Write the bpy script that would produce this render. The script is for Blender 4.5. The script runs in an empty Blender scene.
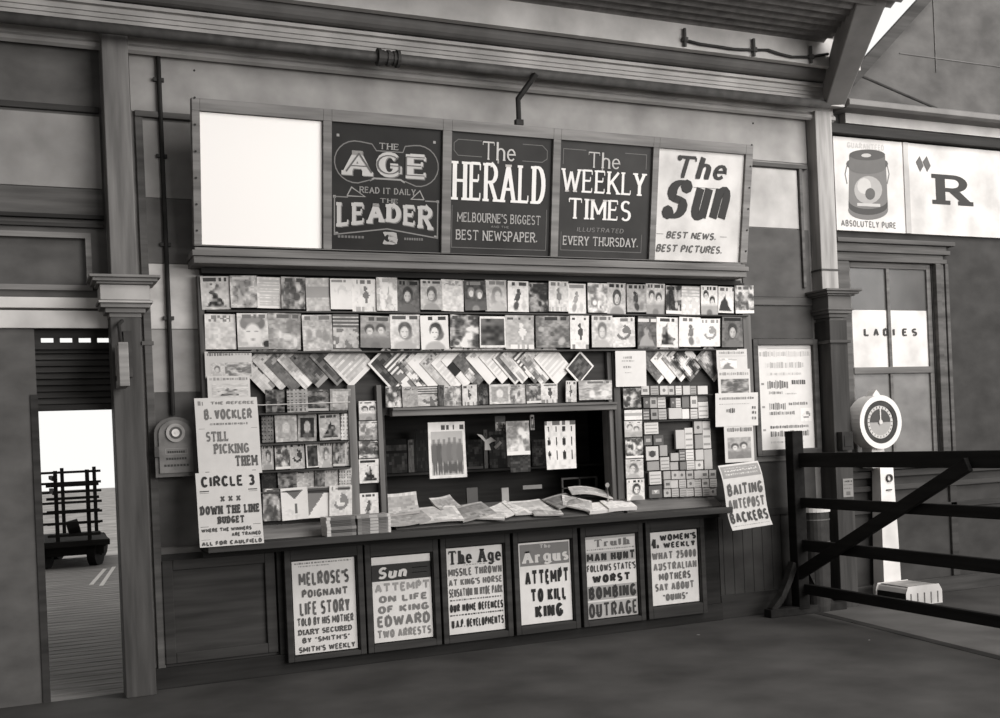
import bpy, math, random
from mathutils import Matrix, Vector
random.seed(7)
# ------------------------------------------------------------------ camera, sky, lights, exposure
F, CX, CY, RHO, AL, EYE, DIST = 1100., 500., 444., .043, math.atan(1100 / 2508.), 1.55, 7.75
ca, sa, cr, sr = math.cos(AL), math.sin(AL), math.cos(RHO), math.sin(RHO)
scn = bpy.context.scene
col = scn.collection
Rv, Fv, Uv = Vector((ca, -sa, 0)), Vector((sa, ca, 0)), Vector((0, 0, 1))
ix = cr * Rv - sr * Uv
iy = sr * Rv + cr * Uv
cd = bpy.data.cameras.new('camera')
cam = bpy.data.objects.new('camera', cd)
col.objects.link(cam)
M4 = Matrix(((ix.x, iy.x, -Fv.x, 0), (ix.y, iy.y, -Fv.y, -DIST), (ix.z, iy.z, -Fv.z, EYE), (0, 0, 0, 1)))
cam.matrix_world = M4
cd.sensor_width = 36
cd.lens = F * 36 / 1000
cd.shift_y = (CY - 359) / 1000
cd.shift_x = 0
cd.clip_end = 300
scn.camera = cam

wd = bpy.data.worlds.new('overcast_sky')
scn.world = wd
wd.use_nodes = True
nt = wd.node_tree
bgn = nt.nodes['Background']
tc = nt.nodes.new('ShaderNodeTexCoord')
sx = nt.nodes.new('ShaderNodeSeparateXYZ')
rp = nt.nodes.new('ShaderNodeValToRGB')
rp.color_ramp.elements[0].position = .35
rp.color_ramp.elements[0].color = (.34, .337, .33, 1)
rp.color_ramp.elements[1].position = .75
rp.color_ramp.elements[1].color = (1.3, 1.29, 1.26, 1)
mr = nt.nodes.new('ShaderNodeMapRange')
mr.inputs[1].default_value = -1
mr.inputs[2].default_value = 1
nt.links.new(tc.outputs['Generated'], sx.inputs[0])
nt.links.new(sx.outputs['Y'], mr.inputs[0])
nt.links.new(mr.outputs[0], rp.inputs[0])
nt.links.new(rp.outputs[0], bgn.inputs[0])
bgn.inputs[1].default_value = .62


def area(name, loc, target, sx_, sy_, watts, colr=(1, .99, .975)):
    l = bpy.data.lights.new(name, 'AREA')
    l.shape = 'RECTANGLE'
    l.size, l.size_y, l.energy, l.color = sx_, sy_, watts, colr
    o = bpy.data.objects.new(name, l)
    col.objects.link(o)
    o.location = loc
    o.rotation_euler = (Vector(target) - Vector(loc)).to_track_quat('-Z', 'Y').to_euler()
    return o


area('front_fill_light', (11, -12.5, 4.4), (5.0, 0, 3.5), 13, 6, 1480)  # added fill light behind the camera, brightens the wall and cornice
area('station_skylight', (7.8, -5.6, 7.6), (5.4, 0, 3.0), 6, 3, 400)
vs = scn.view_settings
vs.view_transform = 'Standard'
vs.look = 'None'
vs.gamma = 1
vs.use_curve_mapping = False
vs.exposure = .33


# ------------------------------------------------------------------ sight-line helpers: where a point of the wall, floor ... stands
def ray(px, py):
    a, b = px - CX, CY - py
    u, v = a * cr + b * sr, -a * sr + b * cr
    return Vector((u * ca + F * sa, -u * sa + F * ca, v))


def W(px, py, y=0.):
    d = ray(px, py)
    t = (y + DIST) / d.y
    return d.x * t, EYE + d.z * t


def WX(px, py, y=0.): return W(px, py, y)[0]
def WZ(px, py, y=0.): return W(px, py, y)[1]


# ------------------------------------------------------------------ materials
def lin(t):
    c = max(0., min(255., t)) / 255
    return c / 12.92 if c <= .04045 else ((c + .055) / 1.055) ** 2.4


def rgb(t):
    l = lin(t)
    return (l * 1.03, l * .985, l * .95, 1)


MC = {}


def mat(tone, kind='paint', rough=.6):
    k = (round(tone), kind, rough)
    if k in MC: return MC[k]
    m = bpy.data.materials.new('%s_%d' % (kind, tone))
    m.use_nodes = True
    n, ln = m.node_tree.nodes, m.node_tree.links
    b = n['Principled BSDF']
    b.inputs['Roughness'].default_value = rough
    b.inputs['Specular IOR Level'].default_value = .04 if rough > .3 else .2
    if kind == 'flat':
        b.inputs['Base Color'].default_value = rgb(tone)
    else:
        t = n.new('ShaderNodeTexCoord')
        mp = n.new('ShaderNodeMapping')
        no = n.new('ShaderNodeTexNoise')
        no.inputs['Detail'].default_value = 6
        r = n.new('ShaderNodeValToRGB')
        sc, amp, s = {'paint': ((1, 1, 1), .10, 3.2), 'wood': ((.7, 6, 9), .16, 2.2), 'post': ((9, 6, .7), .15, 2.2), 'metal': ((2, 2, 2), .12, 6),
                      'ground': ((1, 1, 1), .16, 1.6), 'stain': ((1, 1, 1.6), .12, 3.4), 'paper': ((1, 1, 1), .05, 5)}[kind]
        mp.inputs['Scale'].default_value = sc
        no.inputs['Scale'].default_value = s
        r.color_ramp.elements[0].position, r.color_ramp.elements[1].position = .3, .7
        r.color_ramp.elements[0].color, r.color_ramp.elements[1].color = rgb(tone * (1 - amp)), rgb(tone * (1 + amp))
        ln.new(t.outputs['Object'], mp.inputs[0])
        ln.new(mp.outputs[0], no.inputs[0])
        ln.new(no.outputs[0], r.inputs[0])
        ln.new(r.outputs[0], b.inputs['Base Color'])
        bu = n.new('ShaderNodeBump')
        bu.inputs['Strength'].default_value = .15
        bu.inputs['Distance'].default_value = .01
        ln.new(no.outputs[0], bu.inputs['Height'])
        ln.new(bu.outputs[0], b.inputs['Normal'])
    if kind == 'metal': b.inputs['Metallic'].default_value = .25
    MC[k] = m
    return m


PR = bpy.data.materials.new('printed_paper')
PR.use_nodes = True
_a = PR.node_tree.nodes.new('ShaderNodeAttribute')
_a.attribute_name = 'ink'
_b = PR.node_tree.nodes['Principled BSDF']
_b.inputs['Roughness'].default_value = .55
_b.inputs['Specular IOR Level'].default_value = .1
_n = PR.node_tree.nodes.new('ShaderNodeTexNoise')
_n.inputs['Scale'].default_value = 14
_m = PR.node_tree.nodes.new('ShaderNodeMapRange')
_m.inputs[3].default_value = .9
_m.inputs[4].default_value = 1.08
_v = PR.node_tree.nodes.new('ShaderNodeVectorMath')
_v.operation = 'SCALE'
_l = PR.node_tree.links
_tc = PR.node_tree.nodes.new('ShaderNodeTexCoord')
_l.new(_tc.outputs['Object'], _n.inputs[0])
_l.new(_n.outputs[0], _m.inputs[0])
_l.new(_a.outputs['Color'], _v.inputs[0])
_l.new(_m.outputs[0], _v.inputs['Scale'])
_l.new(_v.outputs[0], _b.inputs['Base Color'])


# ------------------------------------------------------------------ mesh building
class MB:
    def __init__(s):
        s.v, s.f, s.t = [], [], []

    def quad(s, pts, tone=None):
        i = len(s.v)
        s.v += [tuple(p) for p in pts]
        s.f.append(tuple(range(i, i + len(pts))))
        s.t.append(tone)

    def box(s, x0, x1, y0, y1, z0, z1, tone=None):
        i = len(s.v)
        s.v += [(x, y, z) for z in (z0, z1) for y in (y0, y1) for x in (x0, x1)]
        for q in ((0, 2, 3, 1), (4, 5, 7, 6), (0, 1, 5, 4), (2, 6, 7, 3), (0, 4, 6, 2), (1, 3, 7, 5)):
            s.f.append(tuple(i + k for k in q))
            s.t.append(tone)
        return s

    def prism(s, prof, a0, a1, axis='x', tone=None):
        # prof: closed outline in the two other axes
        n = len(prof)
        i = len(s.v)
        for a in (a0, a1):
            for p in prof:
                s.v.append({'x': (a, p[0], p[1]), 'y': (p[0], a, p[1]), 'z': (p[0], p[1], a)}[axis])
        s.f.append(tuple(range(i, i + n)))
        s.f.append(tuple(range(i + 2 * n - 1, i + n - 1, -1)))
        s.t += [tone, tone]
        for k in range(n):
            s.f.append((i + k, i + (k + 1) % n, i + n + (k + 1) % n, i + n + k))
            s.t.append(tone)
        return s

    def beam(s, p, q, w, h, w2=None, h2=None, up=(0, 0, 1), tone=None):
        p, q = Vector(p), Vector(q)
        d = (q - p).normalized()
        a = d.cross(Vector(up))
        if a.length < 1e-4: a = Vector((1, 0, 0))
        a.normalize()
        b = a.cross(d)
        i = len(s.v)
        for c, ww, hh in ((p, w, h), (q, w2 or w, h2 or h)):
            for u, v in ((-1, -1), (1, -1), (1, 1), (-1, 1)):
                s.v.append(tuple(c + a * u * ww / 2 + b * v * hh / 2))
        for qd in ((0, 3, 2, 1), (4, 5, 6, 7), (0, 1, 5, 4), (1, 2, 6, 5), (2, 3, 7, 6), (3, 0, 4, 7)):
            s.f.append(tuple(i + k for k in qd))
            s.t.append(tone)
        return s

    def tube(s, pts, r, n=10, tone=None, radii=None):
        pts = [Vector(p) for p in pts]
        i = len(s.v)
        for k, p in enumerate(pts):
            d = (pts[min(k + 1, len(pts) - 1)] - pts[max(k - 1, 0)]).normalized()
            a = d.cross(Vector((0, 0, 1)))
            if a.length < .05: a = d.cross(Vector((1, 0, 0)))
            a.normalize()
            b = a.cross(d)
            rr = radii[k] if radii else r
            for j in range(n):
                t = 2 * math.pi * j / n
                s.v.append(tuple(p + a * math.cos(t) * rr + b * math.sin(t) * rr))
        for k in range(len(pts) - 1):
            for j in range(n):
                s.f.append((i + k * n + j, i + k * n + (j + 1) % n, i + (k + 1) * n + (j + 1) % n, i + (k + 1) * n + j))
                s.t.append(tone)
        s.f.append(tuple(i + j for j in reversed(range(n))))
        s.f.append(tuple(i + (len(pts) - 1) * n + j for j in range(n)))
        s.t += [tone, tone]
        return s

    def disc(s, c, r, y0, y1, n=28, rin=0, tone=None):
        # cylinder or ring with its axis along y, centre c = (x, z)
        if rin <= 0:
            return s.prism([(c[0] + r * math.cos(2 * math.pi * k / n), c[1] + r * math.sin(2 * math.pi * k / n)) for k in range(n)], y0, y1, 'y', tone)
        for k in range(n):
            a, b = 2 * math.pi * k / n, 2 * math.pi * (k + 1) / n
            q = [(c[0] + rr * math.cos(t), c[1] + rr * math.sin(t)) for rr, t in ((r, a), (r, b), (rin, b), (rin, a))]
            s.prism(q, y0, y1, 'y', tone)
        return s

    def frame(s, x0, x1, z0, z1, w, y0, y1, tone=None, wb=None, wt=None):
        wb, wt = wb or w, wt or w
        s.box(x0, x0 + w, y0, y1, z0, z1, tone).box(x1 - w, x1, y0, y1, z0, z1, tone)
        s.box(x0 + w, x1 - w, y0, y1, z0, z0 + wb, tone).box(x0 + w, x1 - w, y0, y1, z1 - wt, z1, tone)
        return s

    def build(s, name, m, parent=None, loc=(0, 0, 0), rot=(0, 0, 0), bevel=0, smooth=False, bend=None):
        vv = s.v
        if bend: vv = [(x, y + bend(x, z), z) for x, y, z in vv]
        me = bpy.data.meshes.new(name)
        me.from_pydata(vv, [], s.f)
        if any(t is not None for t in s.t):
            at = me.color_attributes.new('ink', 'FLOAT_COLOR', 'CORNER')
            buf = []
            for p, t in zip(me.polygons, s.t): buf += list(rgb(t if t is not None else 200)) * p.loop_total
            at.data.foreach_set('color', buf)
        me.update()
        if smooth:
            for p in me.polygons: p.use_smooth = True
        o = bpy.data.objects.new(name, me)
        col.objects.link(o)
        me.materials.append(m)
        o.location = loc
        o.rotation_euler = rot
        if parent: o.parent = parent
        if bevel:
            bv = o.modifiers.new('soft_edges', 'BEVEL')
            bv.width = bevel
            bv.segments = 2
            bv.limit_method = 'ANGLE'
        return o


def tag(o, label=None, cat=None, group=None, kind=None):
    if label: o['label'] = label
    if cat: o['category'] = cat
    if group: o['group'] = group
    if kind: o['kind'] = kind
    return o


def empty(name, loc, rot=(0, 0, 0)):
    o = bpy.data.objects.new(name, None)
    col.objects.link(o)
    o.location = loc
    o.rotation_euler = rot
    o.empty_display_size = .1
    return o


def struct(mb, name, m, label=None, bevel=0, parent=None):
    o = mb.build(name, m, parent, bevel=bevel)
    if not parent: o['kind'] = 'structure'
    if label: o['label'] = label
    if label and not parent: o['category'] = name.split('_')[0]
    return o


# ------------------------------------------------------------------ lettering drawn with strokes
def A(cx, cy, rx, ry, a0, a1, n=10):
    return [(cx + rx * math.cos(math.radians(a0 + (a1 - a0) * k / n)), cy + ry * math.sin(math.radians(a0 + (a1 - a0) * k / n))) for k in range(n + 1)]


GL = {
    'A': (.95, [[(0, 0), (.5, 1)], [(1, 0), (.5, 1)], [(.2, .33), (.8, .33)]]),
    'B': (.8, [[(0, 0), (0, 1)], [(0, 1), (.5, 1)] + A(.5, .765, .42, .235, 90, -90, 6) + [(0, .53)], [(0, .53), (.5, .53)] + A(.5, .265, .5, .265, 90, -90, 6) + [(0, 0)]]),
    'C': (.85, [A(.5, .5, .5, .5, 40, 320, 14)]),
    'D': (.85, [[(0, 0), (0, 1)], [(0, 1), (.4, 1)] + A(.4, .5, .6, .5, 90, -90, 10) + [(0, 0)]]),
    'E': (.72, [[(0, 0), (0, 1)], [(0, 1), (1, 1)], [(0, .52), (.8, .52)], [(0, 0), (1, 0)]]),
    'F': (.7, [[(0, 0), (0, 1)], [(0, 1), (1, 1)], [(0, .52), (.8, .52)]]),
    'G': (.88, [A(.5, .5, .5, .5, 40, 330, 14), [(.55, .45), (1, .45)], [(.95, .45), (.95, .08)]]),
    'H': (.85, [[(0, 0), (0, 1)], [(1, 0), (1, 1)], [(0, .5), (1, .5)]]),
    'I': (.3, [[(.5, 0), (.5, 1)]]),
    'J': (.65, [[(1, 1), (1, .3)] + A(.5, .3, .5, .3, 0, -170, 7)]),
    'K': (.85, [[(0, 0), (0, 1)], [(1, 1), (0, .38)], [(.3, .55), (1, 0)]]),
    'L': (.7, [[(0, 0), (0, 1)], [(0, 0), (1, 0)]]),
    'M': (1.05, [[(0, 0), (0, 1)], [(0, 1), (.5, .25)], [(.5, .25), (1, 1)], [(1, 0), (1, 1)]]),
    'N': (.88, [[(0, 0), (0, 1)], [(0, 1), (1, 0)], [(1, 0), (1, 1)]]),
    'O': (.88, [A(.5, .5, .5, .5, 0, 360, 18)]),
    'P': (.78, [[(0, 0), (0, 1)], [(0, 1), (.5, 1)] + A(.5, .74, .5, .26, 90, -90, 7) + [(0, .48)]]),
    'Q': (.88, [A(.5, .5, .5, .5, 0, 360, 18), [(.55, .25), (1, -.05)]]),
    'R': (.85, [[(0, 0), (0, 1)], [(0, 1), (.5, 1)] + A(.5, .75, .48, .25, 90, -90, 7) + [(0, .5)], [(.45, .5), (1, 0)]]),
    'S': (.75, [A(.5, .745, .48, .255, 35, 270, 10) + A(.5, .255, .5, .255, 90, -145, 10)]),
    'T': (1.0, [[(.5, 0), (.5, 1)], [(0, 1), (1, 1)]]),
    'U': (.85, [[(0, 1), (0, .35)] + A(.5, .35, .5, .35, 180, 360, 9) + [(1, 1)]]),
    'V': (.88, [[(0, 1), (.5, 0)], [(1, 1), (.5, 0)]]),
    'W': (1.25, [[(0, 1), (.25, 0)], [(.5, .9), (.25, 0)], [(.5, .9), (.75, 0)], [(1, 1), (.75, 0)]]),
    'X': (.85, [[(0, 1), (1, 0)], [(1, 1), (0, 0)]]),
    'Y': (.85, [[(0, 1), (.5, .45)], [(1, 1), (.5, .45)], [(.5, .45), (.5, 0)]]),
    'Z': (.8, [[(0, 1), (1, 1), (0, 0), (1, 0)]]),
    '0': (.75, [A(.5, .5, .5, .5, 0, 360, 16)]),
    '2': (.75, [A(.5, .72, .5, .28, 170, -30, 9) + [(0, 0)], [(0, 0), (1, 0)]]),
    '3': (.75, [A(.5, .75, .45, .25, 150, -90, 9), A(.5, .26, .5, .26, 90, -150, 9)]),
    '4': (.75, [[(.7, 0), (.7, 1)], [(.7, 1), (0, .3)], [(0, .3), (1, .3)]]),
    '5': (.75, [[(.9, 1), (.1, 1), (.05, .55)] + A(.45, .32, .55, .3, 110, -150, 9)]),
    '.': (.22, [[(.5, 0), (.5, .14)]]),
    ',': (.22, [[(.6, .14), (.3, -.12)]]),
    "'": (.22, [[(.5, 1), (.3, .72)]]),
    '"': (.4, [[(.25, 1), (.1, .72)], [(.9, 1), (.75, .72)]]),
    '-': (.5, [[(0, .45), (1, .45)]]),
    ' ': (.38, []),
    'h': (.7, [[(0, 0), (0, 1.05)], [(0, .4)] + A(.5, .42, .5, .24, 180, 0, 7) + [(1, 0)]]),
    'e': (.7, [[(.02, .34), (.98, .36)] + A(.5, .33, .5, .33, 5, 320, 11)]),
    'u': (.72, [[(0, .66), (0, .25)] + A(.5, .22, .5, .22, 180, 350, 7), [(1, .66), (1, 0)]]),
    'n': (.72, [[(0, 0), (0, .66)], [(0, .4)] + A(.5, .42, .5, .24, 180, 0, 7) + [(1, 0)]]),
    'g': (.7, [A(.5, .36, .5, .3, 0, 360, 12), [(1, .66), (1, -.05)] + A(.5, -.05, .5, .2, 0, -160, 7)]),
    'r': (.62, [[(.1, 0), (.1, .66)], [(.1, .42), (.5, .6), (1, .56)]]),
    's': (.6, [A(.5, .5, .45, .16, 35, 270, 7) + A(.5, .17, .5, .17, 90, -145, 7)]),
    't': (.5, [[(.4, .95), (.4, .15), (.9, .02)], [(0, .66), (.95, .66)]]),
    'y': (.7, [[(0, .66), (.5, 0)], [(1, .66), (.2, -.3)]]),
}


def ribbon(mb, pts, tv, th, y, tone):
    n = len(pts)
    if n < 2: return
    L, R = [], []
    closed = abs(pts[0][0] - pts[-1][0]) + abs(pts[0][1] - pts[-1][1]) < 1e-6 and n > 4
    for k in range(n):
        p0 = pts[k - 1] if k > 0 else (pts[n - 2] if closed else None)
        p1 = pts[k + 1] if k < n - 1 else (pts[1] if closed else None)
        ns = []
        for a, b in ((p0, pts[k]), (pts[k], p1)):
            if a is None or b is None: continue
            dx, dz = b[0] - a[0], b[1] - a[1]
            l = math.hypot(dx, dz) or 1e-9
            ns.append((-dz / l, dx / l))
        nx, nz = sum(q[0] for q in ns), sum(q[1] for q in ns)
        l = math.hypot(nx, nz) or 1e-9
        nx, nz = nx / l, nz / l
        c = max(.5, abs(nx * ns[0][0] + nz * ns[0][1]))
        w = math.sqrt((tv * nx) ** 2 + (th * nz) ** 2) / 2 / c
        L.append((pts[k][0] + nx * w, pts[k][1] + nz * w))
        R.append((pts[k][0] - nx * w, pts[k][1] - nz * w))
    for k in range(n - 1):
        mb.quad([(L[k][0], y, L[k][1]), (R[k][0], y, R[k][1]), (R[k + 1][0], y, R[k + 1][1]), (L[k + 1][0], y, L[k + 1][1])], tone)


def text(mb, s, x0, x1, z0, z1, y, tone, tv=.24, th=.16, serif=0, shear=0, gap=.14, arch=None, ball=0):
    """Letters filling the box x0..x1, z0..z1; tv, th: stem and bar thickness as a share of the height (tv of the average letter width)."""
    tot = sum(GL[c][0] for c in s) + gap * (len(s) - 1)
    H = z1 - z0
    tv = min(tv, .40)
    thin = dict(E=.78, F=.8, L=.78, K=.86, I=.9, T=.74, r=.8, X=.7, S=.82, M=.78, W=.8, N=.9, e=.8, g=.8, s=.8, B=.9, R=.9, A=.92, H=.95)
    sx_ = (x1 - x0 - shear * H) / tot
    TV, TH = tv * sx_ * 1.0, th * H
    x = x0
    e = 0
    for ch in s:
        w, strokes = GL[ch]
        wx = w * sx_
        TV = tv * sx_ * thin.get(ch, 1)

        def T(p):
            gx = x + TV / 2 + p[0] * max(wx - TV, .0)
            zz = TH / 2 + p[1] * (H - TH)
            a = arch(gx) if arch else 0
            if arch: zz = a + zz * (H - a) / H
            return gx + shear * zz, z0 + zz
        if ball and ch in 'STn':
            for g in ([strokes[0][0], strokes[0][-1]] if ch == 'S' else [(0, .95)] if ch == 'T' else []):
                q = T(g)
                mb.quad([(q[0] + TV * ball * math.cos(a * .785), y - .0012, q[1] + TV * ball * math.sin(a * .785)) for a in range(8)], tone)
        for st in strokes:
            pts = [T(p) for p in st]
            e += 1
            ribbon(mb, pts, TV, TH, y - .0002 * (e % 4), tone)
            if serif and ch != 'X':
                for a, b in ((0, 1), (-1, -2)):
                    if len(st) < 2: continue
                    g, g2 = st[a], st[b]
                    if (abs(g[1]) < .01 or abs(g[1] - 1) < .01) and abs(g[1] - g2[1]) > .2 and abs(g2[0] - g[0]) * w < .8:
                        q = T(g)
                        mb.quad([(q[0] - TV * serif * .85, y - .0009, q[1] - TH / 2), (q[0] + TV * serif * .85, y - .0009, q[1] - TH / 2), (q[0] + TV * serif * .85, y - .0009, q[1] + TH * .35), (q[0] - TV * serif * .85, y - .0009, q[1] + TH * .35)], tone)
            if serif and ch in 'ETFL' and len(st) == 2 and abs(st[0][1] - st[1][1]) < .01:
                for g in ((st[0], st[1]) if ch == 'T' else (st[1],)):
                    q = T(g)
                    dz = -1 if g[1] > .9 else 1
                    mb.quad([(q[0] - TV * .2, y - .001, q[1]), (q[0] + TV * .2, y - .001, q[1]), (q[0] + TV * .2, y - .001, q[1] + dz * .17 * H), (q[0] - TV * .1, y - .001, q[1] + dz * .17 * H)], tone)
        x += wx + gap * sx_


def rect(mb, x0, x1, z0, z1, y, tone):
    mb.quad([(x0, y, z0), (x1, y, z0), (x1, y, z1), (x0, y, z1)], tone)


# ------------------------------------------------------------------ printed sheets
def sheet(mb, w, h, th, tone, nx=6, nz=8, fn=None, edge=None):
    """A paper slab centred on its own middle: front at y = -th, back at y = 0."""
    for i in range(nx):
        for k in range(nz):
            x0, x1 = -w / 2 + w * i / nx, -w / 2 + w * (i + 1) / nx
            z1, z0 = h / 2 - h * k / nz, h / 2 - h * (k + 1) / nz
            t = fn((i + .5) / nx, (k + .5) / nz) if fn else tone
            mb.quad([(x0, -th, z0), (x1, -th, z0), (x1, -th, z1), (x0, -th, z1)], t)
    e = edge if edge is not None else tone
    for i in range(nx):
        x0, x1 = -w / 2 + w * i / nx, -w / 2 + w * (i + 1) / nx
        mb.quad([(x0, 0, -h / 2), (x1, 0, -h / 2), (x1, -th, -h / 2), (x0, -th, -h / 2)], e)
        mb.quad([(x0, -th, h / 2), (x1, -th, h / 2), (x1, 0, h / 2), (x0, 0, h / 2)], e)
    for k in range(nz):
        z1, z0 = h / 2 - h * k / nz, h / 2 - h * (k + 1) / nz
        mb.quad([(-w / 2, 0, z0), (-w / 2, -th, z0), (-w / 2, -th, z1), (-w / 2, 0, z1)], e)
        mb.quad([(w / 2, -th, z0), (w / 2, 0, z0), (w / 2, 0, z1), (w / 2, -th, z1)], e)
    for i in range(nx):
        x0, x1 = -w / 2 + w * i / nx, -w / 2 + w * (i + 1) / nx
        for k in range(nz):
            z1, z0 = h / 2 - h * k / nz, h / 2 - h * (k + 1) / nz
            mb.quad([(x1, 0, z0), (x0, 0, z0), (x0, 0, z1), (x1, 0, z1)], e)


def poster(name, w, h, tone, lines, loc, rot=(0, 0, 0), th=.003, bend=None, parent=None, nz=10):
    """lines: (text, x0, x1, top, bottom, ink, options) in shares of the sheet; text None = a plain block of that ink."""
    mb = MB()
    sheet(mb, w, h, th, tone, 4, nz)
    for L in lines:
        s, a, b, c, d, ink = L[:6]
        op = L[6] if len(L) > 6 else {}
        X0, X1, Z1, Z0 = -w / 2 + w * a, -w / 2 + w * b, h / 2 - h * c, h / 2 - h * d
        if s is None:
            if bend:
                for q in range(4):
                    rect(mb, X0, X1, Z0 + (Z1 - Z0) * q / 4, Z0 + (Z1 - Z0) * (q + 1) / 4, -th - .0012, ink)
            else:
                rect(mb, X0, X1, Z0, Z1, -th - .0012, ink)
        elif s == '~':    # a line of print too small to read
            r = random.Random(int(a * 999 + c * 7777))
            x = X0
            while x < X1 - .003:
                l = r.uniform(.006, .02)
                hz = (Z1 - Z0) * r.uniform(0, .22)
                rect(mb, x, min(X1, x + l), Z0 + hz * r.random(), Z1 - hz, -th - .0012, ink + r.uniform(-22, 22))
                x += l + r.uniform(.003, .009)
        elif s == 'mosaic':
            fn = cover(*op['c'])
            n1, n2 = op.get('n', (30, 26))
            for i in range(n1):
                for k in range(n2):
                    rect(mb, X0 + (X1 - X0) * i / n1, X0 + (X1 - X0) * (i + 1) / n1, Z1 + (Z0 - Z1) * (k + 1) / n2, Z1 + (Z0 - Z1) * k / n2, -th - .0012, fn((i + .5) / n1, (k + .5) / n2))
        else:
            text(mb, s, X0, X1, Z0, Z1, -th - .003, ink, **op)
    return mb.build(name, PR, parent, loc, rot, bend=bend)


def hsh(*a):
    x = 0
    for k, v in enumerate(a): x = (x * 1103515245 + int(v * 7919) + 12345 + k * 77) & 0x7fffffff
    x ^= x >> 13
    x = (x * 1274126177) & 0x7fffffff
    return ((x ^ (x >> 16)) & 0xffff) / 65535.


def noise2(u, v, seed, f):
    a, b = u * f, v * f * 1.4
    i, k = int(math.floor(a)), int(math.floor(b))
    p, q = a - i, b - k
    p, q = p * p * (3 - 2 * p), q * q * (3 - 2 * q)
    g = lambda x, y: hsh(x, y, seed)
    return (g(i, k) * (1 - p) + g(i + 1, k) * p) * (1 - q) + (g(i, k + 1) * (1 - p) + g(i + 1, k + 1) * p) * q


def cover(kind, bg, fg, seed=1, title=True):
    g = cover_print(kind, bg, fg, seed, title)
    return lambda u, v: max(42., min(228., 142 + (g(u, v) - 142) * 1.28 + 6))


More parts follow.
